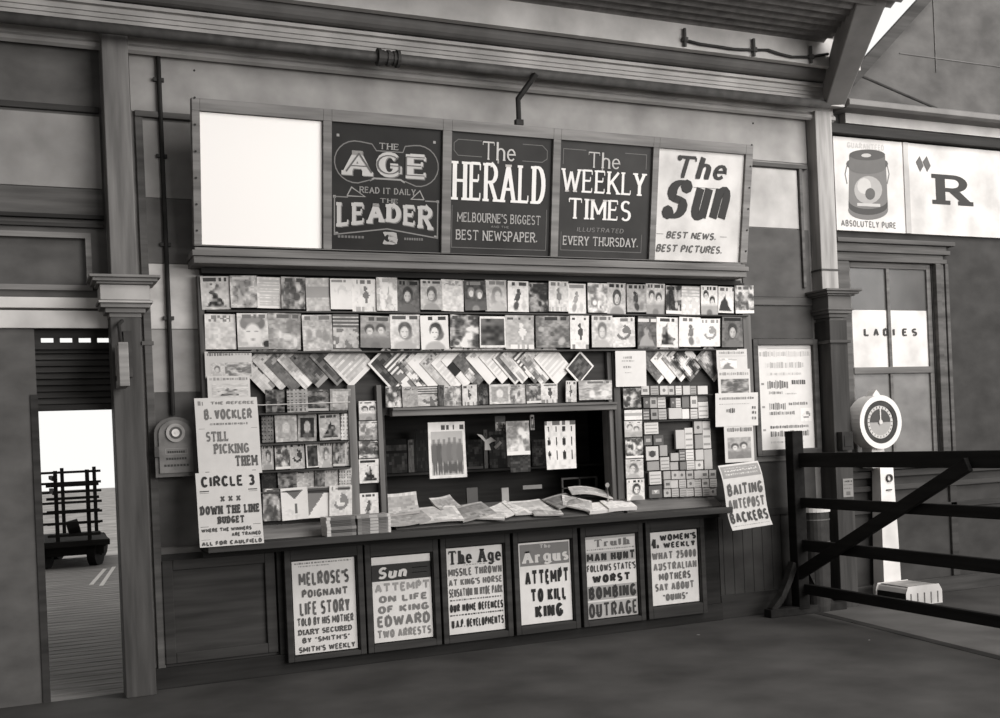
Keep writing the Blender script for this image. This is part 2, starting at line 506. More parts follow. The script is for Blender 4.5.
def cover_print(kind, bg, fg, seed, title):
    def el(u, v, cx, cy, rx, ry): return ((u - cx) / rx) ** 2 + ((v - cy) / ry) ** 2 < 1
    sh = (hsh(seed, 5) - .5) * .14

    def se(u, v, cx, cy, rx, ry, k): return max(0., min(1., (1 - math.hypot((u - cx) / rx, (v - cy) / ry)) * k))

    def mx(a, b, w_): return a + (b - a) * max(0., min(1., w_))

    def f(u, v):
        t = bg + (noise2(u, v, seed, 5) - .5) * 30 + (noise2(u, v, seed + 2, 13) - .5) * 26
        if kind == 'plain':
            if .05 < v < .2 and hsh(int(u * 14), int(v * 20), seed) > .55 and .12 < u < .85: t = fg
            return t
        if kind == 'text':
            if .07 < v < .93 and .1 < u < .9 and int(v * 20) % 2 == 0: t = (bg * .75 + fg * .25)
            if v > .9: t = bg + 18
            return t
        if kind == 'lines':
            if v < .4 and int(v * 18) % 2 == 0: t = fg
            elif v > .4 and noise2(u, v, seed, 6) > .55: t = fg + 20
            return t
        if kind == 'head':
            c = .52 + sh
            hl = (hsh(seed, 8) - .5) * .1
            t = mx(t, (bg + fg) / 2 + 20, se(u, v, c - hl, 1.0, .42, .27, 5))
            t = mx(t, fg, se(u, v, c, .42, .25, .24, 5) * (.75 + .4 * noise2(u, v, seed, 8)))
            t = mx(t, fg + 15, se(u, v, c + hl * 2, .56, .24, .2, 4) * .8)
            t = mx(t, min(212, max(bg, 165) + 6), se(u, v, c - hl, .52, .155, .19, 5))
            t = mx(t, fg + 35, .6 * se(u, v, c - hl - .07, .5, .05, .025, 2) + .6 * se(u, v, c - hl + .07, .5, .05, .025, 2) + .5 * se(u, v, c - hl, .63, .06, .022, 2))
            t = mx(t, fg + 50, .35 * se(u, v, c + .1, .6, .09, .2, 2))
        elif kind == 'bighead':
            t = mx(t, fg + 10, se(u, v, .28, .27, .22, .2, 4))
            t = mx(t, fg, se(u, v, .7, .27, .24, .2, 4))
            t = mx(t, fg + 20, se(u, v, .5, .18, .3, .12, 4))
            t = mx(t, bg + 12, se(u, v, .5, .58, .3, .34, 4))
            t = mx(t, fg + 12, .7 * se(u, v, .36, .5, .08, .03, 2) + .7 * se(u, v, .62, .5, .08, .03, 2) + .6 * se(u, v, .5, .72, .09, .05, 2))
            t = mx(t, fg - 45, se(u, v, .95, .85, .16, .12, 3))
            if v > .93: t = fg + 15
        elif kind == 'two':
            t = mx(t, (bg + fg) / 2, max(0, min(1, (v - .6) * 8)) * .8)
            for c, y in ((.3, .42 + sh), (.68, .5 - sh)):
                t = mx(t, fg, se(u, v, c, y - .06, .19, .17, 4))
                t = mx(t, 188, se(u, v, c + .01, y + .01, .12, .13, 4))
                t = mx(t, fg + 40, .6 * se(u, v, c, y, .08, .02, 2))
            t = mx(t, fg + 20, .7 * se(u, v, .5, .95, .2, .15, 3))
        elif kind == 'figure':
            c = .5 + sh
            lean_ = (hsh(seed, 4) - .5) * .5
            uu = u - lean_ * (v - .5)
            t = mx(t, fg, se(uu, v, c, .32, .1, .08, 4))
            t = mx(t, fg, se(uu, v, c, .52, .13, .16, 4))
            t = mx(t, fg + 12, se(uu + .9 * (v - .47), v, c + .02, .5, .1, .16, 4) * .9)
            t = mx(t, fg + 8, se(uu, v, c - .02, .8, .15, .17, 3))
            t = mx(t, bg - 40, .6 * se(u, v, c + .3, .78, .14, .2, 2))
        elif kind == 'small':
            c = .5 + sh
            if el(u, v, c, .3, .08, .07) or el(u, v, c + .04, .5, .13, .13) or (abs(u - c - .05) < .04 and .55 < v < .75): t = fg
            if v > .85 and hsh(int(u * 12), seed) > .6: t = fg + 40
        elif kind == 'scene':
            k = noise2(u, v, seed, 3.2) + .55 * noise2(u, v, seed + 3, 8)
            t = bg + (fg - bg) * max(0, min(1, (k - .5) * 1.9)) + (noise2(u, v, seed + 7, 15) - .5) * 34
            for q in range(4):
                cx_, cy_ = .15 + .7 * hsh(seed, q, 1), .28 + .6 * hsh(seed, q, 2)
                tq = (fg - 15) if hsh(seed, q, 3) > .45 else (bg + 25)
                t = mx(t, tq, .8 * se(u, v, cx_, cy_, .07 + .12 * hsh(seed, q, 4), .07 + .16 * hsh(seed, q, 5), 2.5))
            if hsh(seed, 77) > .6 and v > .88: t = min(215, bg + 30)
        elif kind == 'mass':
            uu = u + (noise2(u, v, seed, 6) - .5) * .35
            t = mx(t, fg + (noise2(u, v, seed, 8) - .4) * 120, min(((v - .14) * .46 - abs(uu - .5)) * 14, (.93 - v) * 20))
        elif kind == 'tent':
            t = mx(t, fg, min(((v - .28) * .75 - abs(u - .45 + (noise2(u, v, seed, 5) - .5) * .2)) * 14, (.95 - v) * 20))
            if abs(v - .1) < .05 and hsh(int(u * 10), seed) > .4: t = fg + 40
            return t
        elif kind == 'frame':
            if .12 < u < .88 and .12 < v < .86: t = fg
            t = mx(t, bg + 15, se(u, v, .5, .48, .2, .26, 4))
            t = mx(t, (bg + fg) / 2, .8 * se(u, v, .52, .8, .3, .16, 3))
            return t + (noise2(u, v, seed, 12) - .5) * 24
        elif kind == 'swirl':
            if abs(math.hypot(u - .5, (v - .5) * 1.3) - .27) < .06 and u + v > .8 or el(u, v, .6, .45, .14, .1): t = fg
        elif kind == 'band':
            if .25 < v < .6: t = fg
            return t
        elif kind == 'block':
            if .08 < v < .94 and .06 < u < .94: t = fg + (noise2(u, v, seed, 6) - .5) * 60
            return t
        elif kind == 'grid':
            if int(u * 10) % 2 == 0 and int(v * 14) % 2 == 0: t = fg
            return t
        elif kind == 'triangle':
            if .06 < v < .36 and abs(u - .5) < .36 - (v - .06) * 1.1: t = fg
            if el(u, v, .55, .66, .06, .16): t = fg
            return t
        elif kind == 'diag':
            if v < .22: t = fg - 20 if int(v * 22) % 2 else fg + 40
            elif u < .95 - v: t = fg + 20
            else: t = bg + 15
            return t
        elif kind == 'men':
            a, b = (u * 4) % 1, (v * 3.4) % 1
            if v > .1 and v < .92: t = mx(t, fg, max(se(a, b, .5 + .08 * math.sin(u * 40), .45, .16 + .06 * math.sin(v * 31), .34, 4), se(a, b, .5, .2, .1, .1, 4)))
            if v < .08 and hsh(int(u * 12), seed) > .4: t = fg + 50
            return t
        elif kind == 'crowd':
            if v < .16:
                if .06 < v < .13 and .35 < u < .95 and hsh(int(u * 24), seed) > .4: t = 90
                return t
            if .08 < u < .93 and v < .95:
                t = 168
                for q in range(6):
                    cx_ = .15 + .14 * q
                    top = .34 + .06 * hsh(seed, q)
                    t = mx(t, fg + 10 + 40 * hsh(seed, q, 2), se(u, v, cx_, top + .2, .1, .24, 5))
                    t = mx(t, 130, se(u, v, cx_, top - .02, .045, .05, 5))
                    t = mx(t, fg + 25, max(se(u, v, cx_ - .03, .82, .03, .14, 4), se(u, v, cx_ + .035, .82, .03, .14, 4)))
            return t
        if title and .05 < v < .14 and .08 < u < .92:
            if hsh(int(u * 11), seed + 9) > .4: t = fg if abs(fg - bg) > 40 else bg - 70
        return t
    return f


ORD = ['first', 'second', 'third', 'fourth', 'fifth', 'sixth', 'seventh', 'eighth', 'ninth', 'tenth', 'eleventh', 'twelfth', 'thirteenth', 'fourteenth', 'fifteenth', 'sixteenth',
       'seventeenth', 'eighteenth', 'nineteenth', 'twentieth', 'twenty-first', 'twenty-second', 'twenty-third', 'twenty-fourth', 'twenty-fifth', 'twenty-sixth', 'twenty-seventh', 'twenty-eighth']
SEED = [10]


def magazine(x, z, y, w, h, kind, bg, fg, label, group, roty=0., lean=.03, th=.006, name='magazine', cat='magazine', n=None):
    SEED[0] += 1
    mb = MB()
    nx, nz = n or (max(8, int(w / .0085)), max(10, int(h / .0085)))
    sheet(mb, w, h, th, bg, nx, nz, cover(kind, bg, fg, SEED[0]), edge=min(225, bg + 25))
    k = random.Random(SEED[0])
    c1, c2 = k.uniform(-.35, .35), k.uniform(.1, .5)
    o = mb.build(name, PR, None, (x, y, z), (lean, roty, 0), bend=lambda a, b: -c2 * a * a + c1 * a * b - .12 * b * b)
    return tag(o, label, cat, group)


def row(items, ya, yb, y, where, group, hj=.010, kindname='magazine'):
    """items: (x0, x1, motif, paper tone, ink tone, look); ya, yb: ((x, y), (x, y)) sight lines of the row's top and bottom."""
    zt = sum(WZ(p[0], p[1], y) for p in ya) / 2
    zb = sum(WZ(p[0], p[1], y) for p in yb) / 2
    for i, (a, b, kd, bg, fg, look) in enumerate(items):
        py = ya[0][1] + (ya[1][1] - ya[0][1]) * (a - ya[0][0]) / (ya[1][0] - ya[0][0]) + 15
        X0, X1 = WX(a, py, y), WX(b, py, y)
        r = random.Random(i * 31 + int(a))
        d0, d1 = r.uniform(-hj, hj), r.uniform(-hj, hj)
        magazine((X0 + X1) / 2, (zt + zb) / 2 + (d0 + d1) / 2, y - .012 * (i % 2), X1 - X0 + .005, zt - zb + d0 - d1, kd, bg, fg,
                 '%s, %s %s' % (look, ORD[i], where), group, roty=r.uniform(-.028, .028), lean=.05, name=kindname, cat=kindname.replace('_', ' '))
# ------------------------------------------------------------------ the setting
def wallboxes(mb, x0, x1, z0, z1, y0, y1, holes):
    xs = sorted({x0, x1} | {h[0] for h in holes} | {h[1] for h in holes})
    zs = sorted({z0, z1} | {h[2] for h in holes} | {h[3] for h in holes})
    for a, b in zip(xs, xs[1:]):
        for c, d in zip(zs, zs[1:]):
            if not any(h[0] <= (a + b) / 2 <= h[1] and h[2] <= (c + d) / 2 <= h[3] for h in holes):
                mb.box(a, b, y0, y1, c, d)
    return mb


WIN = (2.47, 4.38, .97, 1.80)          # serving window in the back wall
m = MB()
m.box(-6, 14, -9, 0, -.12, 0)
struct(m, 'floor', mat(72, 'ground', .75))
m = MB()
for i in range(60):
    y = .012 + i * .19
    m.box(-7, 7, y, y + .172, -.1, 0)
m.box(-7, 7, .0, 11.5, -.14, -.02)
struct(m, 'floor_platform', mat(140, 'wood', .7))
m = MB().box(-40, 30, 11.4, 60, -.2, -.02)
struct(m, 'ground_yard', mat(190, 'ground', .9))

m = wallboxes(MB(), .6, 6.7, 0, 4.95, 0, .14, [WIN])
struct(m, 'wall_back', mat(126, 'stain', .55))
# sheets, boards and rails fixed on the bay between the pilaster and the newsstand
m = MB().box(.86, 1.2, -.012, -.0005, 3.32, 3.84)
struct(m, 'wall_panel', mat(150))
m = MB().box(.86, 1.2, -.012, -.0005, 2.875, 3.315)
struct(m, 'wall_panel', mat(104, 'stain'))
m = MB().box(.86, 1.2, -.010, -.0005, 2.43, 2.87)
struct(m, 'wall_panel', mat(196, 'stain', .4))
m = MB().box(.86, 1.2, -.010, -.0005, 2.0, 2.424)
struct(m, 'wall_panel', mat(150, 'stain', .35))
m = MB().box(.86, 1.2, -.010, -.0005, .95, 1.994)
struct(m, 'wall_panel', mat(88, 'stain', .5))
m = MB().box(.81, 1.2, -.035, -.0005, 3.86, 3.90).box(.81, .86, -.025, -.0005, 0, 3.86)
struct(m, 'trim_1', mat(92, 'wood'), bevel=.004)
# right of the newsstand
m = MB().box(5.80, 6.34, -.012, -.0005, 3.32, 3.83)
struct(m, 'wall_panel', mat(172))
m = MB().box(5.72, 6.44, -.014, -.0005, 2.72, 3.31)
struct(m, 'wall_panel', mat(84, 'stain'))
m = MB().box(5.74, 6.44, -.014, -.0005, 2.36, 2.64)
struct(m, 'wall_panel', mat(78, 'stain'))
m = MB().box(5.36, 6.40, -.014, -.0005, .0, 1.30)
struct(m, 'wall_panel', mat(62, 'stain'))
m = MB().box(5.74, 6.44, -.04, -.0005, 3.84, 3.875).box(6.345, 6.375, -.04, -.0005, 2.80, 3.84).box(5.74, 6.44, -.03, -.0005, 2.645, 2.715).box(5.74, 6.4, -.03, -.0005, 1.30, 1.36)
struct(m, 'trim_2', mat(88, 'wood'), bevel=.004)

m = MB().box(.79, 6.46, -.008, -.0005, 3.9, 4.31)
struct(m, 'wall_panel', mat(158, 'paint'))  # paler tone stands in for the brighter light above the signs
# pilasters with their capitals
def pilaster(x0, x1, yf, ztop, tone, toneu, cz, name, ov, up, tc):
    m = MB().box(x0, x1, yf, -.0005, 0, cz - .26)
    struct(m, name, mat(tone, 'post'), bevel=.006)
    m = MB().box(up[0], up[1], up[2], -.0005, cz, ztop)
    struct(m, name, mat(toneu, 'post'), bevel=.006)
    m = MB()
    for a, b, o in ((0, .018, ov), (.018, .04, ov - .02), (.04, .055, ov - .045), (.055, .16, ov - .07), (.16, .178, ov - .05), (.178, .205, ov - .065), (.205, .235, ov - .095), (.235, .262, ov - .12)):
        m.box(x0 - o, x1 + o, yf - o, -.0005, cz - b, cz - a)
    struct(m, name.replace('pilaster', 'pilaster_capital'), mat(tc, 'paint'), bevel=.004)


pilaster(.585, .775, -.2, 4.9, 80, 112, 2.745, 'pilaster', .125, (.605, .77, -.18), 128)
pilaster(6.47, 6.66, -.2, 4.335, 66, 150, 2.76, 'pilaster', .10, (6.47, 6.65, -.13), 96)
m = MB().box(.585 - .058, .775 + .058, -.2 - .058, -.0005, 2.745 - .155, 2.745 - .06).box(.585 - .07, .775 + .07, -.2 - .077, -.0005, 2.745 - .176, 2.745 - .163)
struct(m, 'pilaster_capital', mat(176, 'paint'), bevel=.002)
m = MB().box(6.45, 6.68, -.22, -.0005, 2.30, 2.325).box(6.46, 6.66, -.14, -.0005, 2.94, 2.955)
struct(m, 'trim_3', mat(80, 'wood'), bevel=.003)

# bay with the open gateway
OP = (.13, .60, 0, 1.93)
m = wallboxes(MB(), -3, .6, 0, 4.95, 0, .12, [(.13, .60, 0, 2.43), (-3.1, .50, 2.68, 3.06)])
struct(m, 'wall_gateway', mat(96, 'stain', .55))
m = MB().box(-3, .585, -.012, -.0005, 3.36, 3.84)
struct(m, 'wall_panel', mat(142))
m = MB().box(-3, .585, -.014, -.0005, 3.18, 3.35)
struct(m, 'wall_panel', mat(92, 'wood'))
m = MB().box(-3, .585, -.03, -.0005, 3.86, 3.90).box(-3, .585, -.035, -.0005, 3.095, 3.12)
struct(m, 'trim_4', mat(66, 'wood'), bevel=.004)
m = MB().box(-3, .585, -.05, -.0005, 3.15, 3.175)
struct(m, 'trim_5', mat(50, 'wood'))  # dark strip standing in for the shadow slot under the board
m = MB().box(-3, .585, -.04, -.0005, 2.56, 2.63).box(-3, .585, -.03, -.0005, 2.43, 2.545)
struct(m, 'trim_6', mat(205), bevel=.004)
w2 = MB().frame(-3, .50, 2.68, 3.06, .035, -.02, .1).build('window_2', mat(125, 'wood'))
w2['kind'] = 'structure'
MB().box(-2.965, .465, .03, .04, 2.715, 3.025).build('glass', mat(92, 'stain', .12), w2)
# shutter, valance and jamb
m = MB()
for i in range(9):
    z = 1.94 + i * .042
    m.prism([(.08, z), (.10, z), (.12, z + .036), (.10, z + .036)], .13, .64)
m.box(.13, .64, .12, .13, 1.93, 2.33)
sh_ = struct(m, 'trim_7', mat(72, 'wood'))
m = MB().box(.13, .60, .06, .075, 2.30, 2.345)
for i in range(5): m.box(.13 + i * .116, min(.60, .135 + i * .116 + .035), .06, .075, 2.345, 2.375)
m.box(.13, .60, .06, .075, 2.375, 2.43)
struct(m, 'trim_8', mat(60, 'wood'))
m = MB().box(.09, .135, -.01, .1, 0, 2.0).box(-3, .6, .02, .10, 1.895, 1.93)
struct(m, 'trim_9', mat(62, 'wood'))

# bay of the ladies' room window
LW = (6.86, 7.86, 1.24, 3.05)
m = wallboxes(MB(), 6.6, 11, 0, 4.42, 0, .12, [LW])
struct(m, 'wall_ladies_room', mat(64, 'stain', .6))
m = MB()
for z0, z1, d in ((3.05, 3.09, .05), (3.09, 3.13, .035), (3.13, 3.17, .065), (3.17, 3.21, .05), (3.21, 3.25, .085)): m.box(6.7, 7.90 + d * 2.2, -d, -.0005, z0, z1)
m.box(7.87, 7.93, -.05, -.0005, 1.16, 3.05).box(7.935, 7.985, -.03, -.0005, 1.16, 3.05).box(7.99, 8.03, -.045, -.0005, 1.16, 3.05).box(6.72, 6.855, -.04, -.0005, 1.16, 3.05)
struct(m, 'trim_10', mat(88, 'wood'), bevel=.005)
m = MB()
for z0, z1, d in ((1.17, 1.22, .09), (1.10, 1.16, .05), (.98, 1.03, .04), (.78, .83, .03), (.0, .14, .05)): m.box(6.66, 11, -d, -.0005, z0, z1)
for x in (7.95, 8.9, 9.8): m.box(x, x + .08, -.03, -.0005, .14, .98)
struct(m, 'trim_11', mat(64, 'wood'), bevel=.005)
w1 = MB().frame(LW[0], LW[1], LW[2], LW[3], .05, .01, .06).box(7.325, 7.36, .01, .06, 1.29, 3.0).box(6.9, 7.82, .0, .07, 2.04, 2.10).build('window_1', mat(104, 'wood'), bevel=.004)
w1['kind'] = 'structure'
w1['category'] = 'window'
w1['label'] = "tall four-pane sash window lettered LADIES behind the weighing machine"
g1 = MB()
for a, b in ((6.905, 7.325), (7.36, 7.815)): g1.box(a, b, .03, .036, 2.62, 3.005)
g1.build('dark_pane', mat(82, 'paint', .15), w1)  # top part of the upper sash in a darker tone
g1 = MB()
for a, b in ((6.905, 7.325), (7.36, 7.815)): g1.box(a, b, .03, .036, 2.10, 2.62)
g1.build('frosted_pane', mat(214, 'paint', .5), w1)
g1 = MB()
for a, b in ((6.905, 7.325), (7.36, 7.815)): g1.box(a, b, .03, .036, 1.285, 2.04)
g1.build('obscured_pane', mat(112, 'stain', .25), w1)
g1 = MB()
x = WX(864, 323, .02)
for i, c in enumerate('LADIES'):
    xa = WX(864 + i * 9.6, 323, .02)
    text(g1, c, xa, xa + (.025 if c == 'I' else .062), 2.385, 2.455, .024, 70, tv=.3, th=.2)
g1.build('lettering', PR, w1)

# cornice, gutter and roof over the newsstand
def ZP(z, y): return EYE + (z - EYE) * (DIST + y) / DIST


m = MB()
prof = [(0, 4.29), (-.07, 4.29), (-.10, 4.315), (-.10, 4.34), (-.07, 4.355), (-.07, 4.41), (-.20, 4.43), (-.22, 4.44), (-.22, 4.475), (-.235, 4.48), (-.235, 4.51), (-.25, 4.515), (-.25, 4.545),
        (-.265, 4.55), (-.265, 4.585), (-.30, 4.60), (-.30, 4.625), (-.1, 4.63), (0, 4.63)]
m.prism([(y, ZP(z, y)) for y, z in prof], -3, 6.72)
struct(m, 'cornice', mat(170, 'paint', .5))
m = MB()
pr = [(-.30 + .11 * math.cos(t), 4.62 - .10 * math.sin(t)) for t in [math.pi * k / 10 for k in range(11)]]
m.prism(pr + [(-.41, 4.64), (-.19, 4.64)], -3, 6.62)
struct(m, 'gutter', mat(112, 'paint'))
m = MB().box(-3, 6.66, -.50, -.44, 4.58, 4.81).box(-3, 6.5, -.44, -.3, 4.645, 4.81)
struct(m, 'trim_12', mat(186))
m = MB()
for i in range(10):
    y = -.44 - i * .11
    m.prism([(y, 4.80), (y - .055, 4.77), (y - .11, 4.80), (y - .11, 4.82), (y, 4.82)], -3, 6.28)
struct(m, 'roof_underside', mat(120, 'metal'))
m = MB().box(-3, 6.7, -.3, .14, 4.64, 4.96)
struct(m, 'trim_13', mat(110))


def at(px, py, y):
    x, z = W(px, py, y)
    return (x, y, z)


m = MB().beam(at(833, 97, -.32), at(872, -25, -1.3), .17, .2, .24, .34)
struct(m, 'roof_strut', mat(128, 'paint'), bevel=.01)
m = MB().beam(at(842, 90, -.1), at(960, -40, -.1), .05, .1)
struct(m, 'roof_rafter', mat(64, 'wood'))
m = MB()
p = [W(838, 100, .1), W(894, 36, .1), W(978, -60, .1)]
x9 = 11
m.prism([p[0], p[1], p[2], (x9, p[2][1]), (x9, 4.40), (p[0][0], 4.40)], .1, .2, 'y')
struct(m, 'wall_gable', mat(86, 'stain', .6))
m = MB()
a, b = W(900, 53, .09), W(1010, 68, .09)
m.beam((a[0], .095, a[1]), (b[0], .095, b[1]), .008, .008)
m.box(WX(936, 60, .09) - .004, WX(936, 60, .09) + .004, .09, .1, 4.9, 6)
struct(m, 'trim_14', mat(98, 'wood'))
m = MB().prism([(-.22, 4.36), (-.26, 4.375), (-.26, 4.415), (-.22, 4.44), (.1, 4.53), (.1, 4.36)], 6.74, 11)
struct(m, 'eaves_beam', mat(120, 'paint'), bevel=.004)
m = MB().box(6.85, 11, -.08, -.0005, 4.27, 4.40)
struct(m, 'trim_15', mat(176))
m = MB().box(6.66, 11, -.10, -.0005, 4.17, 4.25)
struct(m, 'trim_16', mat(56, 'wood'))

# serving room behind the window
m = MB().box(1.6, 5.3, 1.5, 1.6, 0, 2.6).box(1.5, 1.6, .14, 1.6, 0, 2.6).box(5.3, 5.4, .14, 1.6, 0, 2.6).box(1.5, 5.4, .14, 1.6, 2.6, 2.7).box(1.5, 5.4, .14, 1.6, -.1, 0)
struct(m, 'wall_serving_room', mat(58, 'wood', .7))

# lower panelling left of the posters
m = MB().frame(.86, 1.62, .16, .86, .07, -.035, -.012).box(.86, 1.62, -.011, -.0005, .02, .9)
struct(m, 'wall_panel', mat(62, 'wood', .5), bevel=.006)
m = MB().box(.78, 5.35, -.05, -.0005, .0, .14)
struct(m, 'baseboard_back', mat(46, 'wood'), bevel=.004)
m = MB().box(5.35, 6.43, -.03, -.0005, 0, .2).box(5.5, 6.43, -.025, -.0145, .84, .9)
for i in range(10): m.box(5.4 + i * .1, 5.403 + i * .1, -.018, -.0145, .2, .84)
struct(m, 'baseboard_right', mat(50, 'wood'), bevel=.003)
# paler paving strip beside the barrier, with a dark channel along its edge
def gp(px, py):
    d = ray(px, py)
    t = -EYE / d.z
    return d.x * t, -DIST + d.y * t


(ax, ay), (bx_, by_) = gp(800, 608), gp(977, 652)
k_ = (bx_ - ax) / (by_ - ay)
L_ = lambda y, o=0: ax + k_ * (y - ay) + o
m = MB().prism([(L_(-6, .03), -6), (L_(-6, 1.0), -6), (L_(-.06, 1.0), -.06), (L_(-.06, .03), -.06)], .0, .004, 'z')
struct(m, 'paving_strip', mat(88, 'ground', .7))
m = MB().prism([(L_(-6, -.05), -6), (L_(-6, .028), -6), (L_(-.06, .028), -.06), (L_(-.06, -.05), -.06)], .0, .003, 'z')
struct(m, 'paving_channel', mat(54, 'ground', .7))
# ------------------------------------------------------------------ the newsstand
NS = (3.3, 0, 0)
ns = tag(empty('newsstand', NS), 'long wooden newsstand counter with serving window and display racks under the painted signs', 'newsstand')


def part(mb, name, m, parent=None, bevel=.004, label=None):
    o = mb.build(name, m, parent or ns, (-NS[0], -NS[1], -NS[2]) if parent is None else (0, 0, 0), bevel=bevel)
    if label: o['label'] = label
    return o


part(MB().box(1.12, 5.27, -.36, -.0005, .915, .962), 'counter_ledge', mat(62, 'wood'))
part(MB().box(1.12, 5.32, -.10, -.0505, .865, .914), 'ledge_rail', mat(54, 'wood'))
part(MB().prism([(-.17, .963), (-.0, 1.07), (-.0, 1.05), (-.14, .963)], 1.2, 2.42), 'sloped_rack', mat(128, 'wood'))
part(MB().prism([(-.17, .963), (.16, 1.10), (.16, 1.08), (-.14, .963)], 2.48, 4.37), 'sloped_rack', mat(90, 'wood'))
part(MB().prism([(-.17, .963), (-.0, 1.07), (-.0, 1.05), (-.14, .963)], 4.40, 5.30), 'sloped_rack', mat(108, 'wood'))
part(MB().box(1.63, 5.33, -.05, -.0005, .141, .9), 'base_panel', mat(42, 'wood'))
m = wallboxes(MB(), 1.2, 5.72, 1.07, 2.83, -.03, -.0005, [(2.47, 4.38, 1.0, 1.80)])
part(m, 'backboard', mat(64, 'wood', .7), bevel=0)
LZ = WZ(470, 257, -.26)
part(MB().box(1.13, 5.56, -.27, -.0005, LZ - .012, LZ + .008).box(1.11, 5.58, -.29, -.0005, LZ - .05, LZ - .013).box(1.12, 5.57, -.27, -.0005, LZ - .098, LZ - .051), 'head_ledge', mat(112, 'wood'))
part(MB().box(1.19, 5.62, -.12, -.0305, LZ - .14, LZ - .099), 'shadow_strip', mat(52, 'wood'))  # dark strip painted as the shadow under the head ledge
for a, b, pa, pb, y, tn in ((197, 203, 275, 400, -.10, 92), (742, 750, 300, 505, -.10, 105), (350, 358, 385, 522, -.08, 118), (379, 384, 385, 516, -.085, 105), (610, 615, 352, 505, -.07, 100), (615.5, 622, 352, 500, -.09, 82)):
    x0, x1 = WX(a, (pa + pb) / 2 - 0, y), WX(b, (pa + pb) / 2, y)
    if a < 340 or a > 700:
        part(MB().box(WX(a, pa, y), WX(b, pa, y), y, -.0305, WZ(a, pb, y), WZ(a, pa, y)), 'upright', mat(tn, 'post'))
    else:
        part(MB().box(x0, x1, y, -.0305, WZ(a, pb, y), WZ(a, pa, y)), 'upright', mat(tn, 'post'))
part(MB().box(2.51, 4.385, -.10, -.0305, 1.785, 1.825).box(2.51, 4.385, -.115, -.0305, 1.826, 1.846), 'lintel', mat(112, 'wood'))
for z, a, b in ((2.545, 1.21, 5.68), (2.262, 1.21, 5.55), (1.832, 1.25, 2.165), (1.62, 1.25, 2.165), (1.43, 1.25, 2.165), (1.288, 1.25, 2.165)):
    part(MB().box(a, b, -.125, -.0305, z - .012, z), 'display_shelf', mat(74, 'wood'))
for pa, pb, z in ((640, 712, WZ(675, 395, -.07)), (640, 712, WZ(675, 420, -.07))):
    part(MB().box(WX(pa, 400, -.07), WX(pb, 400, -.07), -.09, -.0305, z - .012, z), 'display_shelf', mat(62, 'wood'))

